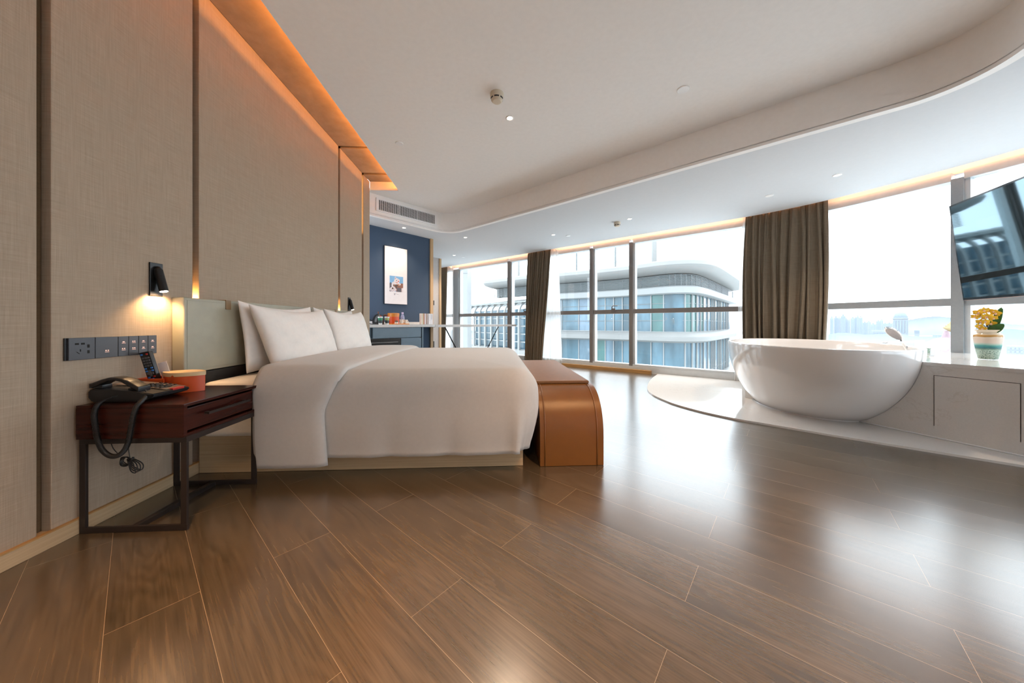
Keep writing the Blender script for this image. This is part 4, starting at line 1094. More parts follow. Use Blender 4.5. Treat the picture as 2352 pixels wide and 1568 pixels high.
# ================================================================== LEDGE
LF = norm2(3.022 - 2.777, 1.912 - 2.587)
def Ld(s, d, z=0): # s along the front from the tub toward the camera, d into the ledge
    return Vector((2.777 + LF[0] * s - LF[1] * d, 2.587 + LF[1] * s + LF[0] * d, z))
sA = s_at(1935, .1)
facl = [Fac(s, 0.108) for s in [sA + i * .1 for i in range(80)] if s < FS[-1] - 1.2]
def ledge_poly(off):
    return [Ld(-0.9, -off), Ld(2.3, -off)] + [XY(p.x, p.y) for p in reversed(facl)]
def booled(mb, name, m, parent):
    o = mb.build(name, m, parent)
    md = o.modifiers.new('b', 'BOOLEAN'); md.operation = 'DIFFERENCE'; md.object = cut; md.solver = 'EXACT'
    dg = bpy.context.evaluated_depsgraph_get()
    me = bpy.data.meshes.new_from_object(o.evaluated_get(dg)); o.modifiers.clear(); old = o.data; o.data = me; me.name = name
    return o
lg = thing('stone_ledge', XY(3.4, 2.2, 0.014), 'pale veined stone ledge beside the bathtub below the television', 'ledge')
booled(MB().prism(ledge_poly(0.0), 0.0145, 0.505), 'ledge_body', M_marble, lg)
booled(MB().prism(ledge_poly(0.004), 0.5055, 0.53), 'ledge_top', M_marble, lg)
bpy.data.objects.remove(cut)
def ledge_sz(px, py):
    # ray to ledge front plane
    k = (px - PX) / F; nx, ny = -LF[1], LF[0]
    D = (2.777 * nx + 2.587 * ny) / (k * nx + ny); X = k * D
    return ((X - 2.777) * LF[0] + (D - 2.587) * LF[1], EYE - (py - PY) / F * D)
p1, p2, p3, p4 = ledge_sz(2145, 862), ledge_sz(2345, 880), ledge_sz(2345, 1016), ledge_sz(2145, 977)
s0, s1_ = (p1[0] + p4[0]) / 2, (p2[0] + p3[0]) / 2; z1_, z0_ = (p1[1] + p2[1]) / 2, (p3[1] + p4[1]) / 2
def Lb(s, d, z): return Ld(s, -d, z)
MB().box(Lb, s0 + .003, s1_ - .003, 0.0, 0.0015, z0_ + .002, z1_ - .003).build('access_panel', M_marble, lg)
tr = MB(); tr.box(Lb, s0 - .001, s1_ + .001, .0004, .0012, z1_ - .002, z1_ + .001).box(Lb, s0 - .001, s0 + .002, .0004, .0012, z0_, z1_).box(Lb, s1_ - .002, s1_ + .001, .0004, .0012, z0_, z1_)
tr.build('panel_gap', mat('panel_gap_metal', (.10, .09, .085), .3, metal=.6, var=.4, scale=30), lg)
# silicone bead
MB().tube([Ld(.0 + i * .1, -.004, .0185) for i in range(22)], .005, 6).build('sealant_bead', M_white, lg, smooth=True)

# tub filler and hand shower
fl = thing('bath_filler', XY(3.42, 2.78, .53), 'chrome bath spout with a flat arm on the stone ledge', 'bath spout')
def q(px, D, z): return Vector(((px - PX) / F * D, D, z))
S0 = q(2112, 2.80, .53); S1 = q(2028, 2.66, .53)
dirx = (S1 - S0).normalized(); pr = Vector((-dirx.y, dirx.x, 0))
def S_(x, y, z): return S0 + dirx * x + pr * y + Vector((0, 0, z))
ln_ = (S1 - S0).length
MB().box(S_, -.022, .020, -.022, .022, 0.0, .125, .002).build('spout_column', M_chrome, fl)
sa = MB().box(S_, -.022, ln_ * .96, -.022, .022, .108, .120, .003); sa.box(S_, ln_ * .80, ln_, -.018, .018, .096, .108, .003); sa.build('spout_arm', M_chrome, fl)
hsh = thing('hand_shower', q(2078, 2.72, .53), 'chrome hand shower head standing upright in its holder by the spout', 'hand shower')
h0 = q(2080, 2.72, .53); h1 = q(2070, 2.72, .66); h2 = q(2036, 2.70, .768)
MB().tube([q(2087, 2.72, .53), q(2083, 2.72, .58), h1], [.012, .012, .011], 14).build('handle', M_chrome, hsh, smooth=True, smooth_angle=40)
ax = (h2 - h1).normalized(); fn_ = Vector((-.78, -.42, -.45)); fn_ = (fn_ - ax * fn_.dot(ax)).normalized(); sd_ = ax.cross(fn_)
hm = MB()
def headpt(a, b, r_=1.0, lift=0.0):
    l_ = (h2 - h1).length
    x = math.cos(2 * PI * a) * .5 * l_; y = math.sin(2 * PI * a) * .036
    return h1 + ax * (l_ * .5) + ax * x * r_ + sd_ * y * r_ * (1.05 - .25 * (1 - (math.cos(2 * PI * a) + 1) / 2)) + fn_ * lift
rr_ = [[hm.bm.verts.new(headpt(k / 28, 0, r_, l_)) for k in range(28)] for r_, l_ in ((.8, -.012), (1.0, -.006), (1.0, .004), (.92, .006))]
for p_, q_ in zip(rr_, rr_[1:]):
    for k in range(28): hm.bm.faces.new((p_[k], p_[(k + 1) % 28], q_[(k + 1) % 28], q_[k]))
hm.bm.faces.new(rr_[0][::-1]); hm.bm.faces.new(rr_[-1])
hm.build('shower_head', M_chrome, hsh, smooth=True, smooth_angle=40)
hf = MB(); vs_ = [hf.bm.verts.new(headpt(k / 28, 0, .86, .0066)) for k in range(28)]; hf.bm.faces.new(vs_); hf.build('nozzle_face', M_nozzle, hsh)
for i, (px_, py_) in enumerate(((2135, 816), (2156, 820))):
    X_, Y_ = floorpt(px_, py_, .53)
    t = thing('tap_handle', XY(X_, Y_ + .02, .53), ['square chrome tap knob beside the bathtub rim', 'square chrome tap knob farther from the bathtub rim'][i], 'tap', group='square tap knobs on the ledge')
    def K_(x, y, z): return Vector((X_ + x * .94 + y * .34, Y_ + .02 - x * .34 + y * .94, .53 + z))
    MB().box(K_, -.023, .023, -.023, .023, 0.0, .008, .001).build('base', M_chrome, t)
    MB().box(K_, -.019, .019, -.019, .019, .008, .062, .002).build('knob', M_chrome, t)

# ================================================================== PLANT
X_, Y_ = floorpt(2283, 826, .53)
pc = Vector((X_, Y_ + .03, .53))
pl = thing('orchid_pot', pc, 'glazed cream and teal ceramic pot holding a yellow orchid on the stone ledge', 'potted plant')
m, t, p = nodes('banded_glaze')
c_ = t.nodes.new('ShaderNodeTexCoord'); sz = t.nodes.new('ShaderNodeSeparateXYZ'); L(t, c_.outputs['Object'], sz.inputs[0])
nz = t.nodes.new('ShaderNodeTexNoise'); nz.inputs['Scale'].default_value = 18; L(t, c_.outputs['Object'], nz.inputs['Vector'])
ma = t.nodes.new('ShaderNodeMath'); ma.operation = 'MULTIPLY_ADD'; ma.inputs[1].default_value = 0.012; L(t, nz.outputs['Fac'], ma.inputs[0]); L(t, sz.outputs['Z'], ma.inputs[2])
mr = t.nodes.new('ShaderNodeMapRange'); mr.inputs[1].default_value = 0.006; mr.inputs[2].default_value = 0.216; L(t, ma.outputs[0], mr.inputs[0])
r = t.nodes.new('ShaderNodeValToRGB'); L(t, mr.outputs[0], r.inputs[0]); e = r.color_ramp.elements
e[0].position = 0.0; e[0].color = (.42, .52, .42, 1); e[1].position = 1.0; e[1].color = (.70, .58, .42, 1)
for pos, col in ((.34, (.40, .52, .44, 1)), (.375, (.13, .25, .17, 1)), (.42, (.02, .14, .17, 1)), (.50, (.05, .30, .27, 1)), (.55, (.36, .50, .42, 1)), (.60, (.62, .52, .42, 1)), (.74, (.66, .53, .42, 1)), (.79, (.70, .60, .48, 1)), (.825, (.45, .22, .04, 1)), (.87, (.52, .30, .10, 1)), (.90, (.68, .56, .40, 1))):
    k = e.new(pos); k.color = col
sp_ = t.nodes.new('ShaderNodeTexNoise'); sp_.inputs['Scale'].default_value = 260; L(t, c_.outputs['Object'], sp_.inputs['Vector'])
gt = t.nodes.new('ShaderNodeMath'); gt.operation = 'GREATER_THAN'; gt.inputs[1].default_value = .57; L(t, sp_.outputs['Fac'], gt.inputs[0])
lt = t.nodes.new('ShaderNodeMath'); lt.operation = 'LESS_THAN'; lt.inputs[1].default_value = .36; L(t, mr.outputs[0], lt.inputs[0])
mu = t.nodes.new('ShaderNodeMath'); mu.operation = 'MULTIPLY'; L(t, gt.outputs[0], mu.inputs[0]); L(t, lt.outputs[0], mu.inputs[1])
mxx = t.nodes.new('ShaderNodeMix'); mxx.data_type = 'RGBA'; L(t, mu.outputs[0], mxx.inputs[0]); L(t, r.outputs[0], mxx.inputs[6]); mxx.inputs[7].default_value = (.05, .12, .09, 1)
L(t, mxx.outputs[2], p.inputs['Base Color']); p.inputs['Roughness'].default_value = .12
M_pot = m
PS = 1.06; PR = 0.66
prof_ = [(0, .002), (.066, .002), (.072, .010), (.085, .06), (.097, .115), (.103, .155), (.102, .170), (.090, .182), (.078, .187), (.078, .195), (.096, .206), (.098, .210), (.092, .210), (.072, .198), (.070, .19), (0, .185)]
MB().lathe(pc, [(r_ * PR, z_ * PS) for r_, z_ in prof_], 48).build('pot', M_pot, pl, smooth=True, smooth_angle=60)
MB().lathe(pc + Vector((0, 0, .186 * PS)), [(0, .006), (.035, .004), (.047, 0)], 24).build('bark_mulch', mat('bark', (.05, .03, .02), .9, var=.4, scale=60, bump=.6, bscale=40), pl, smooth=True)
M_leaf = mat('orchid_leaf', (.035, .12, .022), .35, var=.2, scale=12)
M_petal = mat('orchid_petal', (.80, .47, .02), .5, var=.28, scale=28)
M_lip = mat('orchid_lip', (.70, .42, .30), .5, var=.3, scale=60)
M_stem = mat('orchid_stem', (.03, .04, .03), .6, var=.2)
vr = Vector((.56, -.83, 0)); vc = Vector((-.83, -.56, 0))        # screen-right and away axes at the pot
def leaf_mesh(base, tip, width, nrm, fold=.25, droop=0.0):
    mb = MB(); ax = tip - base; ln_ = ax.length; ax.normalize(); sd = ax.cross(nrm).normalized(); up_ = sd.cross(ax)
    def f(a, b):
        w_ = width * (math.sin(PI * min(1, a * .93 + .07)) ** .6) * (1 - .1 * a) * .5
        x = (b - .5) * 2
        return base + ax * ln_ * a + sd * x * w_ + up_ * (abs(x) ** 1.5 * w_ * fold + droop * math.sin(PI * a))
    mb.grid(f, 16, 9); return mb
bz = pc + Vector((0, 0, .20))
leaf_mesh(bz + vr * .012, bz + vr * .056 + Vector((0, 0, .190)), .046, vc, .25, .008).build('leaf', M_leaf, pl, smooth=True, solid=.003)
leaf_mesh(bz + vr * .018 - vc * .01, bz + vr * .062 - vc * .015 + Vector((0, 0, .180)), .036, vc + vr * .6, .3, -.008).build('leaf', M_leaf, pl, smooth=True, solid=.003)
leaf_mesh(bz + vr * .008 + vc * .012, bz + vr * .066 + vc * .03 + Vector((0, 0, .066)), .060, vc + Vector((0, 0, .3)), .2, .01).build('leaf', M_leaf, pl, smooth=True, solid=.003)
sm = MB()
for pts in ([(0, 0, 0), (-.005, 0, .06), (-.02, -.005, .11), (-.03, 0, .165)], [(.005, 0, 0), (.0, 0, .05), (.01, .0, .10), (.03, .01, .14)], [(-.005, 0, 0), (-.02, 0, .045), (-.05, 0, .07), (-.085, 0, .06)], [(.01, 0, 0), (-.02, .0, .025), (-.06, 0, .03), (-.085, 0, .028)], [(-.02, 0, -.003), (-.015, 0, .02), (-.01, -.01, .06)], [(.04, 0, 0), (.01, 0, .02), (0, 0, .04)]):
    sm.tube([bz + vr * (q_[0] * .62) + vc * (-q_[1]) + Vector((0, 0, q_[2])) for q_ in catmull(pts, 6)], .0024, 6)
sm.build('stem', M_stem, pl, smooth=True)
def flower(c_, r_, rot, face, idx):
    fn = Vector(face).normalized(); sx_ = fn.cross(Vector((0, 0, 1))).normalized(); uy = sx_.cross(fn)
    mb = MB()
    for k, (an, wd_, ln2) in enumerate(((90, .62, 1.0), (210, .55, .95), (330, .55, .95), (20, .95, 1.05), (160, .95, 1.05))):
        a_ = math.radians(an + rot); d_ = sx_ * math.cos(a_) + uy * math.sin(a_); s_ = fn.cross(d_)
        lift = .001 if k < 3 else .003
        def f(a, b, d_=d_, s_=s_, wd_=wd_, ln2=ln2, lift=lift):
            w_ = wd_ * r_ * math.sin(PI * (a * .86 + .12)) ** .7 * .5; x = (b - .5) * 2
            return c_ + d_ * r_ * ln2 * a + s_ * x * w_ + fn * (lift + .25 * r_ * a * a * .5 - abs(x) * w_ * .15)
        mb.grid(f, 8, 6)
    o = mb.build('flower', M_petal, pl, smooth=True, solid=.0012)
    l_ = MB(); l_.sphere(c_ + fn * .006 - uy * .003, r_ * .24, (1, 1, 1.2), 10, 8); l_.sphere(c_ + fn * .009 - uy * .008, r_ * .16, (1.4, 1, .8), 10, 8)
    l_.build('lip', M_lip, o, smooth=True)
fls = [(-.062, .150, .034, 10), (-.028, .168, .030, -5), (.000, .162, .034, 0), (-.082, .118, .028, 20), (-.05, .122, .028, -10), (.042, .145, .034, 15), (-.008, .118, .040, 0), (.028, .108, .030, -20), (-.050, .080, .030, 10), (-.015, .085, .026, 0), (.014, .068, .034, 5), (-.058, .048, .026, -15), (-.035, .030, .028, 8), (.030, .160, .024, 40), (-.075, .140, .024, 60)]
for i, (x, z, r_, rot) in enumerate(fls):
    fc__ = vc + vr * (.35 * math.sin(i * 1.9)) + Vector((0, 0, .18 * math.cos(i * 1.7)))
    flower(bz + vr * (x * .70 + .002) + vc * (.02 + .012 * math.sin(i * 2.3)) + Vector((0, 0, z * 1.0)), r_ * .80, rot, fc__, i)

# ================================================================== TELEVISION
tv = thing('television', XY(2.7, 1.6, 1.25), 'large flat television tilted downward over the stone ledge', 'television')
th = norm2(-0.41, -0.912)
BL = Vector((2.854, 2.05, .944)); TL = Vector((2.854 - .912 * .062, 2.05 + .41 * .062, 1.551))
hx = Vector((th[0], th[1], 0)); upv = (TL - BL); HT = upv.length; upv.normalize(); nv = hx.cross(upv).normalized()
if nv.x > 0: nv = -nv
WT = 1.08
def T(x, y, z): return BL + hx * x + nv * y + upv * z
MB().box(T, 0, WT, -.035, -.004, 0, HT, .003).build('casing', M_rose, tv)
MB().box(T, .002, WT - .002, -.0035, 0.0, .002, HT - .002).build('bezel', mat('bezel_black', (.006, .006, .007), .08, var=.05), tv)
MB().box(T, .012, WT - .012, 0.0002, 0.0010, .016, HT - .012).build('screen', M_screen, tv)
mnt = MB(); mnt.box(T, WT * .5 - .12, WT * .5 + .12, -.06, -.035, HT * .3, HT * .7, .004); mnt.build('mount_plate', M_blackm, tv)
pc_ = T(WT * .5, -.075, HT * .5); MB().tube([pc_, Vector((pc_.x + .03, pc_.y, Z2 + .0))], .022, 14).tube([pc_, T(WT * .5, -.03, HT * .5)], .018, 10).build('ceiling_pole', M_blackm, tv, smooth=True, smooth_angle=40)

# ================================================================== OUTSIDE
GZ = -46.0
hz = lambda c, k, h=(.62, .70, .80): tuple(c[i] * (1 - k) + h[i] * k for i in range(3))
M_cityg = mat('distant_ground', (0.567, 0.5805, 0.5805), .95, var=.15, scale=.01)
tag(MB().quad([(-3000, -800, GZ), (5000, -800, GZ), (5000, 4500, GZ), (-3000, 4500, GZ)]).build('ground', M_cityg), kind='structure')
M_panel = mat('white_cladding', (0.185, 0.186, 0.184), .5, var=.04, scale=.5)
M_paneld = mat('soffit_cladding', (0.189, 0.2025, 0.2052), .6, var=.05, scale=.5)
M_fin = mat('white_fin', (0.2052, 0.2128, 0.216), .5, var=.03, scale=.5)
M_louv = mat('louvre_grey', (0.1148, 0.1283, 0.135), .5, var=.05)
M_core = mat('plant_room', (0.2025, 0.2295, 0.2322), .8, var=.25, scale=.35)
gls = [mat('tower_glass_%d' % i, c_, .12, var=.35, scale=.9, stretch=(1, 1, .35)) for i, c_ in enumerate([tuple(v * .85 for v in q_) for q_ in ((.05, .105, .14), (.07, .13, .17), (.10, .16, .21), (.045, .12, .12), (.13, .19, .25))])]
bplan = catmull([(-3.7, 45.5), (-3.9, 44.0), (-2.9, 43.0), (-.66, 41.1), (1.7, 39.2), (5.5, 36.9), (9.2, 34.5), (11.6, 32.5), (13.6, 30.3), (15.0, 29.4), (16.6, 29.2), (18.4, 29.9), (20.4, 31.7), (24.5, 36.2), (28.6, 40.8), (34, 47)], 5)
def off_poly(pts, d):
    out = []
    for i, p_ in enumerate(pts):
        a_ = pts[max(i - 1, 0)]; b_ = pts[min(i + 1, len(pts) - 1)]; t_ = norm2(b_[0] - a_[0], b_[1] - a_[1])
        out.append((p_[0] - t_[1] * d, p_[1] + t_[0] * d))
    return out
twr = thing('office_tower', (14, 36, GZ), 'curved white and blue glass tower with a rounded roof edge across the street', 'building')
def sweep(prof, i0=0, i1=None, name='cladding_band', m=None, close=True, parent=None):
    pl_ = bplan[i0:i1]; mb = MB(); rows = []
    for (d, z) in prof: rows.append([mb.bm.verts.new((x, y, z)) for x, y in off_poly(pl_, d)])
    k = len(rows)
    for j in range(k if close else k - 1):
        a_, b_ = rows[j], rows[(j + 1) % k]
        for i in range(len(pl_) - 1): mb.bm.faces.new((a_[i], a_[i + 1], b_[i + 1], b_[i]))
    if close:
        mb.bm.faces.new([r_[0] for r_ in rows]); mb.bm.faces.new([r_[-1] for r_ in rows][::-1])
    return mb.build(name, m, parent or twr, smooth=True, smooth_angle=40)
sweep([(1.6, 6.45), (.6, 6.75), (.1, 6.55), (0.0, 6.2), (.25, 5.9), (1.0, 5.65), (2.4, 5.50), (4.0, 5.55), (4.0, 6.4)], name='roof_edge', m=M_panel)
sweep([(2.2, 5.5), (2.2, 4.35), (2.6, 4.35), (2.6, 5.5)], 2, name='plant_room', m=M_core)
for k in range(9): sweep([(1.55, 4.42 + k * .125), (1.55, 4.47 + k * .125), (1.62, 4.47 + k * .125), (1.62, 4.42 + k * .125)], 2, name='louvre', m=M_louv)
lv = MB()
for i in range(12, len(bplan), 3):
    x, y = off_poly(bplan, 1.66)[i]; lv.box(lambda a_, b_, c_: Vector((x + a_, y + b_, c_)), -.05, .05, -.05, .05, 4.3, 5.5)
lv.build('louvre_posts', M_louv, twr)
I0 = 20
sweep([(1.2, 4.35), (1.1, 4.25), (1.1, 3.7), (1.25, 3.6), (3.0, 3.6), (3.0, 4.35)], I0, name='cladding_band', m=M_fin)
def bull(z0, z1, I=I0): sweep([(1.7, z1), (.8, z1 - .06), (.35, (z0 + z1) / 2 + .1), (.45, z0 + .2), (1.1, z0), (1.9, z0), (3, z0), (3, z1)], I, name='bullnose_band', m=M_panel)
bull(-1.05, -.02); bull(-6.3, -5.2)
rnd = random.Random(4)
gp = off_poly(bplan, 1.75); mp_ = off_poly(bplan, 1.68)
# arc-length resample of the glass line
gl_s = [0.0]
seg_pts = gp[I0:]
for a_, b_ in zip(seg_pts, seg_pts[1:]): gl_s.append(gl_s[-1] + math.hypot(b_[0] - a_[0], b_[1] - a_[1]))
def gpt(s):
    i = max(j for j in range(len(gl_s)) if gl_s[j] <= s + 1e-9); i = min(i, len(seg_pts) - 2); q_ = (s - gl_s[i]) / (gl_s[i + 1] - gl_s[i])
    return (seg_pts[i][0] * (1 - q_) + seg_pts[i + 1][0] * q_, seg_pts[i][1] * (1 - q_) + seg_pts[i + 1][1] * q_)
s = 0.0; cuts_ = [0.0]
while s < gl_s[-1] - 2.2:
    s += rnd.choice([.95, 1.0, 1.9, 2.1, 1.2]); cuts_.append(s)
bars, tb_ = MB(), MB()
for i, (a_, b_) in enumerate(zip(cuts_, cuts_[1:])):
    pa, pb = gpt(a_), gpt(b_)
    for (z0, z1) in ((0.0, 3.6), (-5.2, -1.05)):
        mb = MB(); pm_ = gpt((a_ + b_) / 2)
        ps_ = [pa, pm_, pb]
        for u_, v_ in zip(ps_, ps_[1:]): mb.quad([(u_[0], u_[1], z0), (v_[0], v_[1], z0), (v_[0], v_[1], z1), (u_[0], u_[1], z1)])
        mb.build('window', gls[rnd.choice([0, 0, 1, 1, 2, 3, 4] if i < 9 else [0, 1, 1, 2, 3])], twr)
    dx, dy = norm2(pb[0] - pa[0], pb[1] - pa[1])
    def BX(x, y, z): return Vector((pa[0] + dx * x + dy * y, pa[1] + dy * x - dx * y, z))
    for (z0, z1) in ((0.0, 3.6), (-5.2, -1.05)): bars.box(BX, -.045, .045, 0, .12, z0, z1)
    ll = math.hypot(pb[0] - pa[0], pb[1] - pa[1])
    for z_ in (2.72, 1.05, -4.35): tb_.box(BX, 0, ll, 0, .04, z_, z_ + .05)
bars.build('mullions', M_fin, twr); tb_.build('transoms', M_louv, twr)
# roof masts
for i, (x, y, h_, w_) in enumerate(((14.1, 32, 8.9, .42), (11.2, 35, 9.2, .12), (8.0, 40, 10.4, .14), (.9, 43, 9.5, .30))):
    MB().box(XY, x - w_ / 2, x + w_ / 2, y, y + .3, 6.3, h_).build('roof_mast', M_panel if w_ > .2 else M_louv, twr)
twr2 = MB()
for k in range(9): twr2.tube([(5.2 + k * .9, 39, 6.4 - k * .0), (5.9 + k * .9, 40, 10.8)], .025, 4)
for k in range(7): twr2.tube([(5.2, 39.4, 7 + k * .6), (13.0, 37.0, 7.2 + k * .6)], .012, 4)
twr2.build('roof_scaffold', M_louv, twr)
# ribbed annex on the left of the tower
an = thing('ribbed_annex', (-2, 46, GZ), 'annex with white curved ribs at the left foot of the glass tower', 'building')
ax0, ax1 = Vector((-7.2, 51.5, 0)), Vector((3.6, 38.0, 0)); ad = (ax1 - ax0).normalized(); AL = (ax1 - ax0).length; an_ = Vector((ad.y, -ad.x, 0)) * 1.0
if an_.y > 0: an_ = -an_
nr = 12
for k in range(nr):
    c0 = ax0 + ad * AL * (k + .3) / nr
    path = [c0 + an_ * 1.6 + Vector((0, 0, -12)), c0 + an_ * 1.6 + Vector((0, 0, 1.6))] + [c0 + an_ * (1.6 * math.cos(a_)) + Vector((0, 0, 1.9 + 1.7 * math.sin(a_))) for a_ in [PI / 2 * j / 6 for j in range(7)]] + [c0 - an_ * 2.5 + Vector((0, 0, 4.0))]
    MB().tube(path, .16, 4).build('rib', M_fin, an)
sl = MB()
def AX(x, y, z): return ax0 + ad * x + an_ * y + Vector((0, 0, z))
for k in range(14): sl.box(AX, 0, AL, 1.25, 1.4, -11 + k * .95, -10.86 + k * .95)
sl.build('slats', M_fin, an)
MB().box(AX, 3.4, AL, .2, .5, -12, 2.6).build('annex_glass', gls[1], an)
MB().box(AX, 0, AL, .1, 1.7, -3.6, -2.4).build('annex_band', M_panel, an)
MB().box(AX, -2, AL, -3, 1.4, 3.35, 3.5).build('annex_roof', M_paneld, an)
# pale wing of the hotel itself
tag(MB().box(XY, -3.45, -2.75, 20.0, 22.0, GZ, 9.0).box(XY, -3.47, -2.73, 19.97, 20.0, 3.9, 3.93).build('tower_wing', M_fin), 'plain pale wall of a building wing at the left edge of the far window', 'building wing')

# distant city
ORD = ['first', 'second', 'third', 'fourth', 'fifth', 'sixth', 'seventh', 'eighth', 'ninth', 'tenth', 'eleventh', 'twelfth', 'thirteenth', 'fourteenth', 'fifteenth', 'sixteenth', 'seventeenth', 'eighteenth', 'nineteenth', 'twentieth', 'twenty-first', 'twenty-second', 'twenty-third', 'twenty-fourth']
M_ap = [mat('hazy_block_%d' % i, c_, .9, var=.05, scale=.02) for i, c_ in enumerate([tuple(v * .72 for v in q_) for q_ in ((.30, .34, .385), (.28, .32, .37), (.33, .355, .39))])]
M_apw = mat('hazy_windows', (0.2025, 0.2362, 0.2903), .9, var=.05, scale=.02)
def facing(px0, px1, D):
    k0, k1 = math.atan((px0 - PX) / F), math.atan((px1 - PX) / F); m_ = (k0 + k1) / 2
    R0 = D / math.cos(m_); wd = 2 * R0 * math.tan((k1 - k0) / 2); c_ = Vector((R0 * math.sin(m_), R0 * math.cos(m_), 0)); rt = Vector((math.cos(m_), -math.sin(m_), 0)); aw = Vector((math.sin(m_), math.cos(m_), 0))
    return (lambda x, y, z: c_ + rt * ((x - .5) * wd) + aw * y + Vector((0, 0, z))), c_, wd
def city_block(px0, px1, pyt, D, i):
    fn, c_, wd = facing(px0, px1, D); zt_ = EYE - (pyt - PY) / F * D
    t = thing('apartment_block', XY(c_.x, c_.y, GZ), 'hazy high-rise block, ' + ORD[i] + ' in the skyline row counted from the wide brown curtain', 'building', group='distant high-rise blocks')
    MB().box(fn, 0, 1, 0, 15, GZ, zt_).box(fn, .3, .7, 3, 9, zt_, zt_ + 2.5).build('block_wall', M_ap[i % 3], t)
    w_ = MB(); n_ = max(2, int(wd / 4))
    for k in range(n_): w_.box(fn, (k + .3) / n_, (k + .7) / n_, -.3, 0, GZ + 20, zt_ - 2)
    w_.build('window_column', M_apw, t)
rnd = random.Random(11); x = 1906.0; i = 0
while x < 2046:
    w_ = rnd.uniform(6, 13); base = 728 if x < 1980 else 738
    city_block(x, x + w_, base + rnd.uniform(-4, 6), 470 + i * 26, i); x += w_ * rnd.uniform(.75, 1.05); i += 1
db = thing('domed_building', XY(980 / F * 420 * .93, 420, GZ), 'pale hazy tower topped by a ribbed dome on the skyline', 'building')
D = 420.0; fx = lambda p_: (p_ - PX) / F * D; fz = lambda p_: EYE - (p_ - PY) / F * D
fn, c_, wd = facing(2049, 2088, D)
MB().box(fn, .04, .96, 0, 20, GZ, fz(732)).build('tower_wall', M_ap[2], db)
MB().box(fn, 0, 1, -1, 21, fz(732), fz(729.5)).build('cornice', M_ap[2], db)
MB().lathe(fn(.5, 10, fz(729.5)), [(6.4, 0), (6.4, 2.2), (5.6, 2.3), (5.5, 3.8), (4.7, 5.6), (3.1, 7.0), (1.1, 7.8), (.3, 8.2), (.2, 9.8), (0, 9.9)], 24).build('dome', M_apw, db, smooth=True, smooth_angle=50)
w_ = MB()
for k in range(5): w_.box(fn, .12 + k * .17, .20 + k * .17, -.5, 0, fz(765), fz(736))
w_.build('window_column', M_apw, db)
ar = thing('arcade', XY(fx(2028), 400, GZ), 'low pale arcaded hall left of the domed tower', 'building')
fn, c_, wd = facing(2003, 2050, 395)
MB().box(fn, 0, 1, 0, 10, GZ, fz(757.5)).build('arcade_wall', M_ap[2], ar)
w_ = MB()
for k in range(7): w_.box(fn, .06 + k * .135, .13 + k * .135, -.4, 0, fz(766), fz(761.5))
w_.build('arches', M_apw, ar)
# hills
def hill(pxs, D, name, col, lab):
    mb = MB(); top = catmull([((p_ - PX) / F * D, EYE - (q_ - PY) / F * D) for p_, q_ in pxs], 8)
    rr2 = random.Random(3); rows = [[], [], []]
    for i_, (x_, z_) in enumerate(top):
        j_ = rr2.uniform(-1, 1) * D * .0006
        rows[0].append(mb.bm.verts.new((x_, D - 14, GZ))); rows[1].append(mb.bm.verts.new((x_, D, z_ + j_))); rows[2].append(mb.bm.verts.new((x_, D + 14, GZ)))
    for a_, b_ in zip(rows, rows[1:]):
        for k in range(len(top) - 1): mb.bm.faces.new((a_[k], a_[k + 1], b_[k + 1], b_[k]))
    tag(mb.build(name, mat('haze_' + name, col, .95, var=.08, scale=.01), smooth=True), lab, 'hill')
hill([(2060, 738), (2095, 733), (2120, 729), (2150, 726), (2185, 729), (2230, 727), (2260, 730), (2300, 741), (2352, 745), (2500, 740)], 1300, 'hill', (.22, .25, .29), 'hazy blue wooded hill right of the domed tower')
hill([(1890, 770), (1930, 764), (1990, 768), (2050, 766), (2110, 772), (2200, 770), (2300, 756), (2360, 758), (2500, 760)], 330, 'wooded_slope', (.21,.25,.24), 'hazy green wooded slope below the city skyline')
hill([(1000, 760), (1060, 756), (1120, 762), (1200, 758), (1300, 766)], 420, 'wooded_slope', (.25,.275,.29), 'hazy wooded slope seen past the ribbed annex')
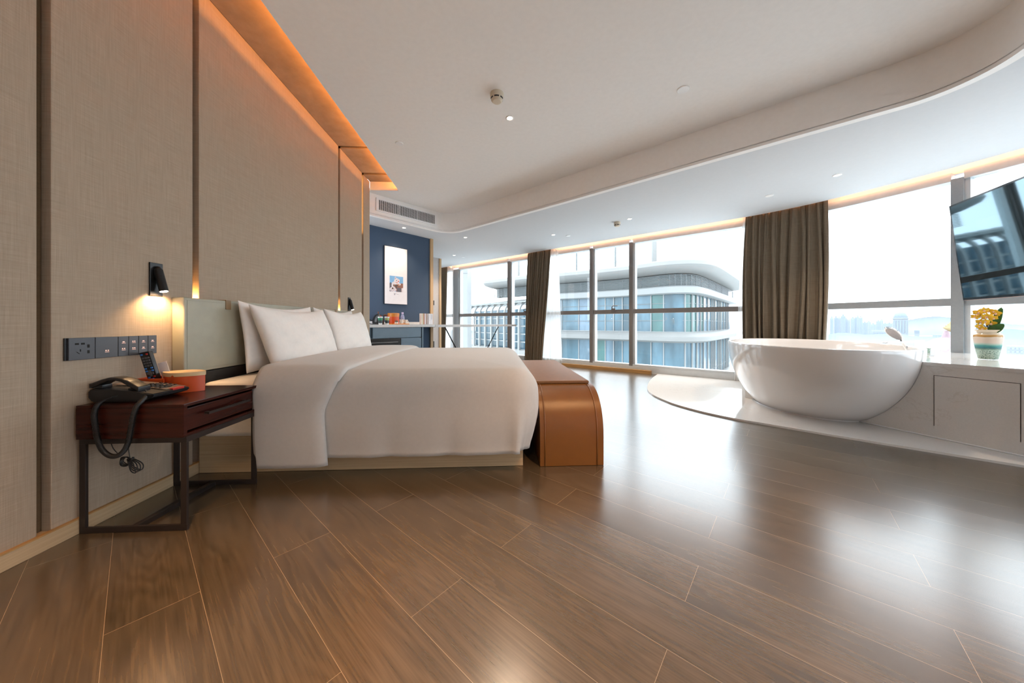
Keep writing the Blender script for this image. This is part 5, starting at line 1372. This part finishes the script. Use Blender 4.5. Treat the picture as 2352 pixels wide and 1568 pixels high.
# low white houses and fairground
def house(px0, px1, y0_, y1_, D, lab):
    t = thing('house', XY((px0 + px1 - 2 * PX) / 2 / F * D, D, GZ), lab, 'building')
    fn, c_, wd = facing(px0, px1, D); Z0_, Z1_ = EYE - (y1_ - PY) / F * D, EYE - (y0_ - PY) / F * D
    MB().box(fn, 0, 1, 0, 12, GZ, Z1_).build('house_wall', M_ap[2], t)
    w_ = MB(); n_ = 4
    for k in range(n_):
        for j in range(2):
            z_ = Z1_ - (Z1_ - Z0_) * (.3 + .4 * j); q_ = (k + .5) / n_; w_.box(fn, q_ - .08, q_ + .08, -.2, 0, z_ - .6, z_ + .6)
    w_.build('house_windows', M_apw, t)
house(2312, 2352, 795, 813, 160, 'low white house behind the orchid pot at the right edge')
house(2100, 2112, 758, 766, 350, 'small white house beside the domed tower on its right')
house(2142, 2165, 768, 776, 300, 'small white house near the golden sculpture')
D = 120.0
fa = thing('fairground_ride', XY(fx(2175), D, GZ), 'yellow flame shaped sculpture above a pink canopy in the amusement park', 'fairground ride')
fx = lambda p_: (p_ - PX) / F * D; fz = lambda p_: EYE - (p_ - PY) / F * D
mb = MB()
for k in range(5):
    b_ = Vector((fx(2186), D, fz(757))); tp = Vector((fx(2165 + k * 6), D, fz(752 - k * 4.5)))
    mb.tube([b_, b_ * .5 + tp * .5 + Vector((0, 0, .3)), tp], [.9, .8, .05], 8)
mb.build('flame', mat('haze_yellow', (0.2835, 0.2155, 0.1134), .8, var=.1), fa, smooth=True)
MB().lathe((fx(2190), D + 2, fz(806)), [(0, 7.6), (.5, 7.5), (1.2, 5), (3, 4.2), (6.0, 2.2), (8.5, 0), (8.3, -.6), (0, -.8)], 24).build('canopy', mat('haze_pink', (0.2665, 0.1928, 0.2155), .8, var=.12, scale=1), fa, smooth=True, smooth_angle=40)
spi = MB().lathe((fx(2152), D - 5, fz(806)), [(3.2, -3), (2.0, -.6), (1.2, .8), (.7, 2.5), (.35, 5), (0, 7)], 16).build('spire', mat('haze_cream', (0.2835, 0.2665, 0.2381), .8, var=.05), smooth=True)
tag(spi, 'pale pointed spire rising behind the chrome tap knobs', 'spire')
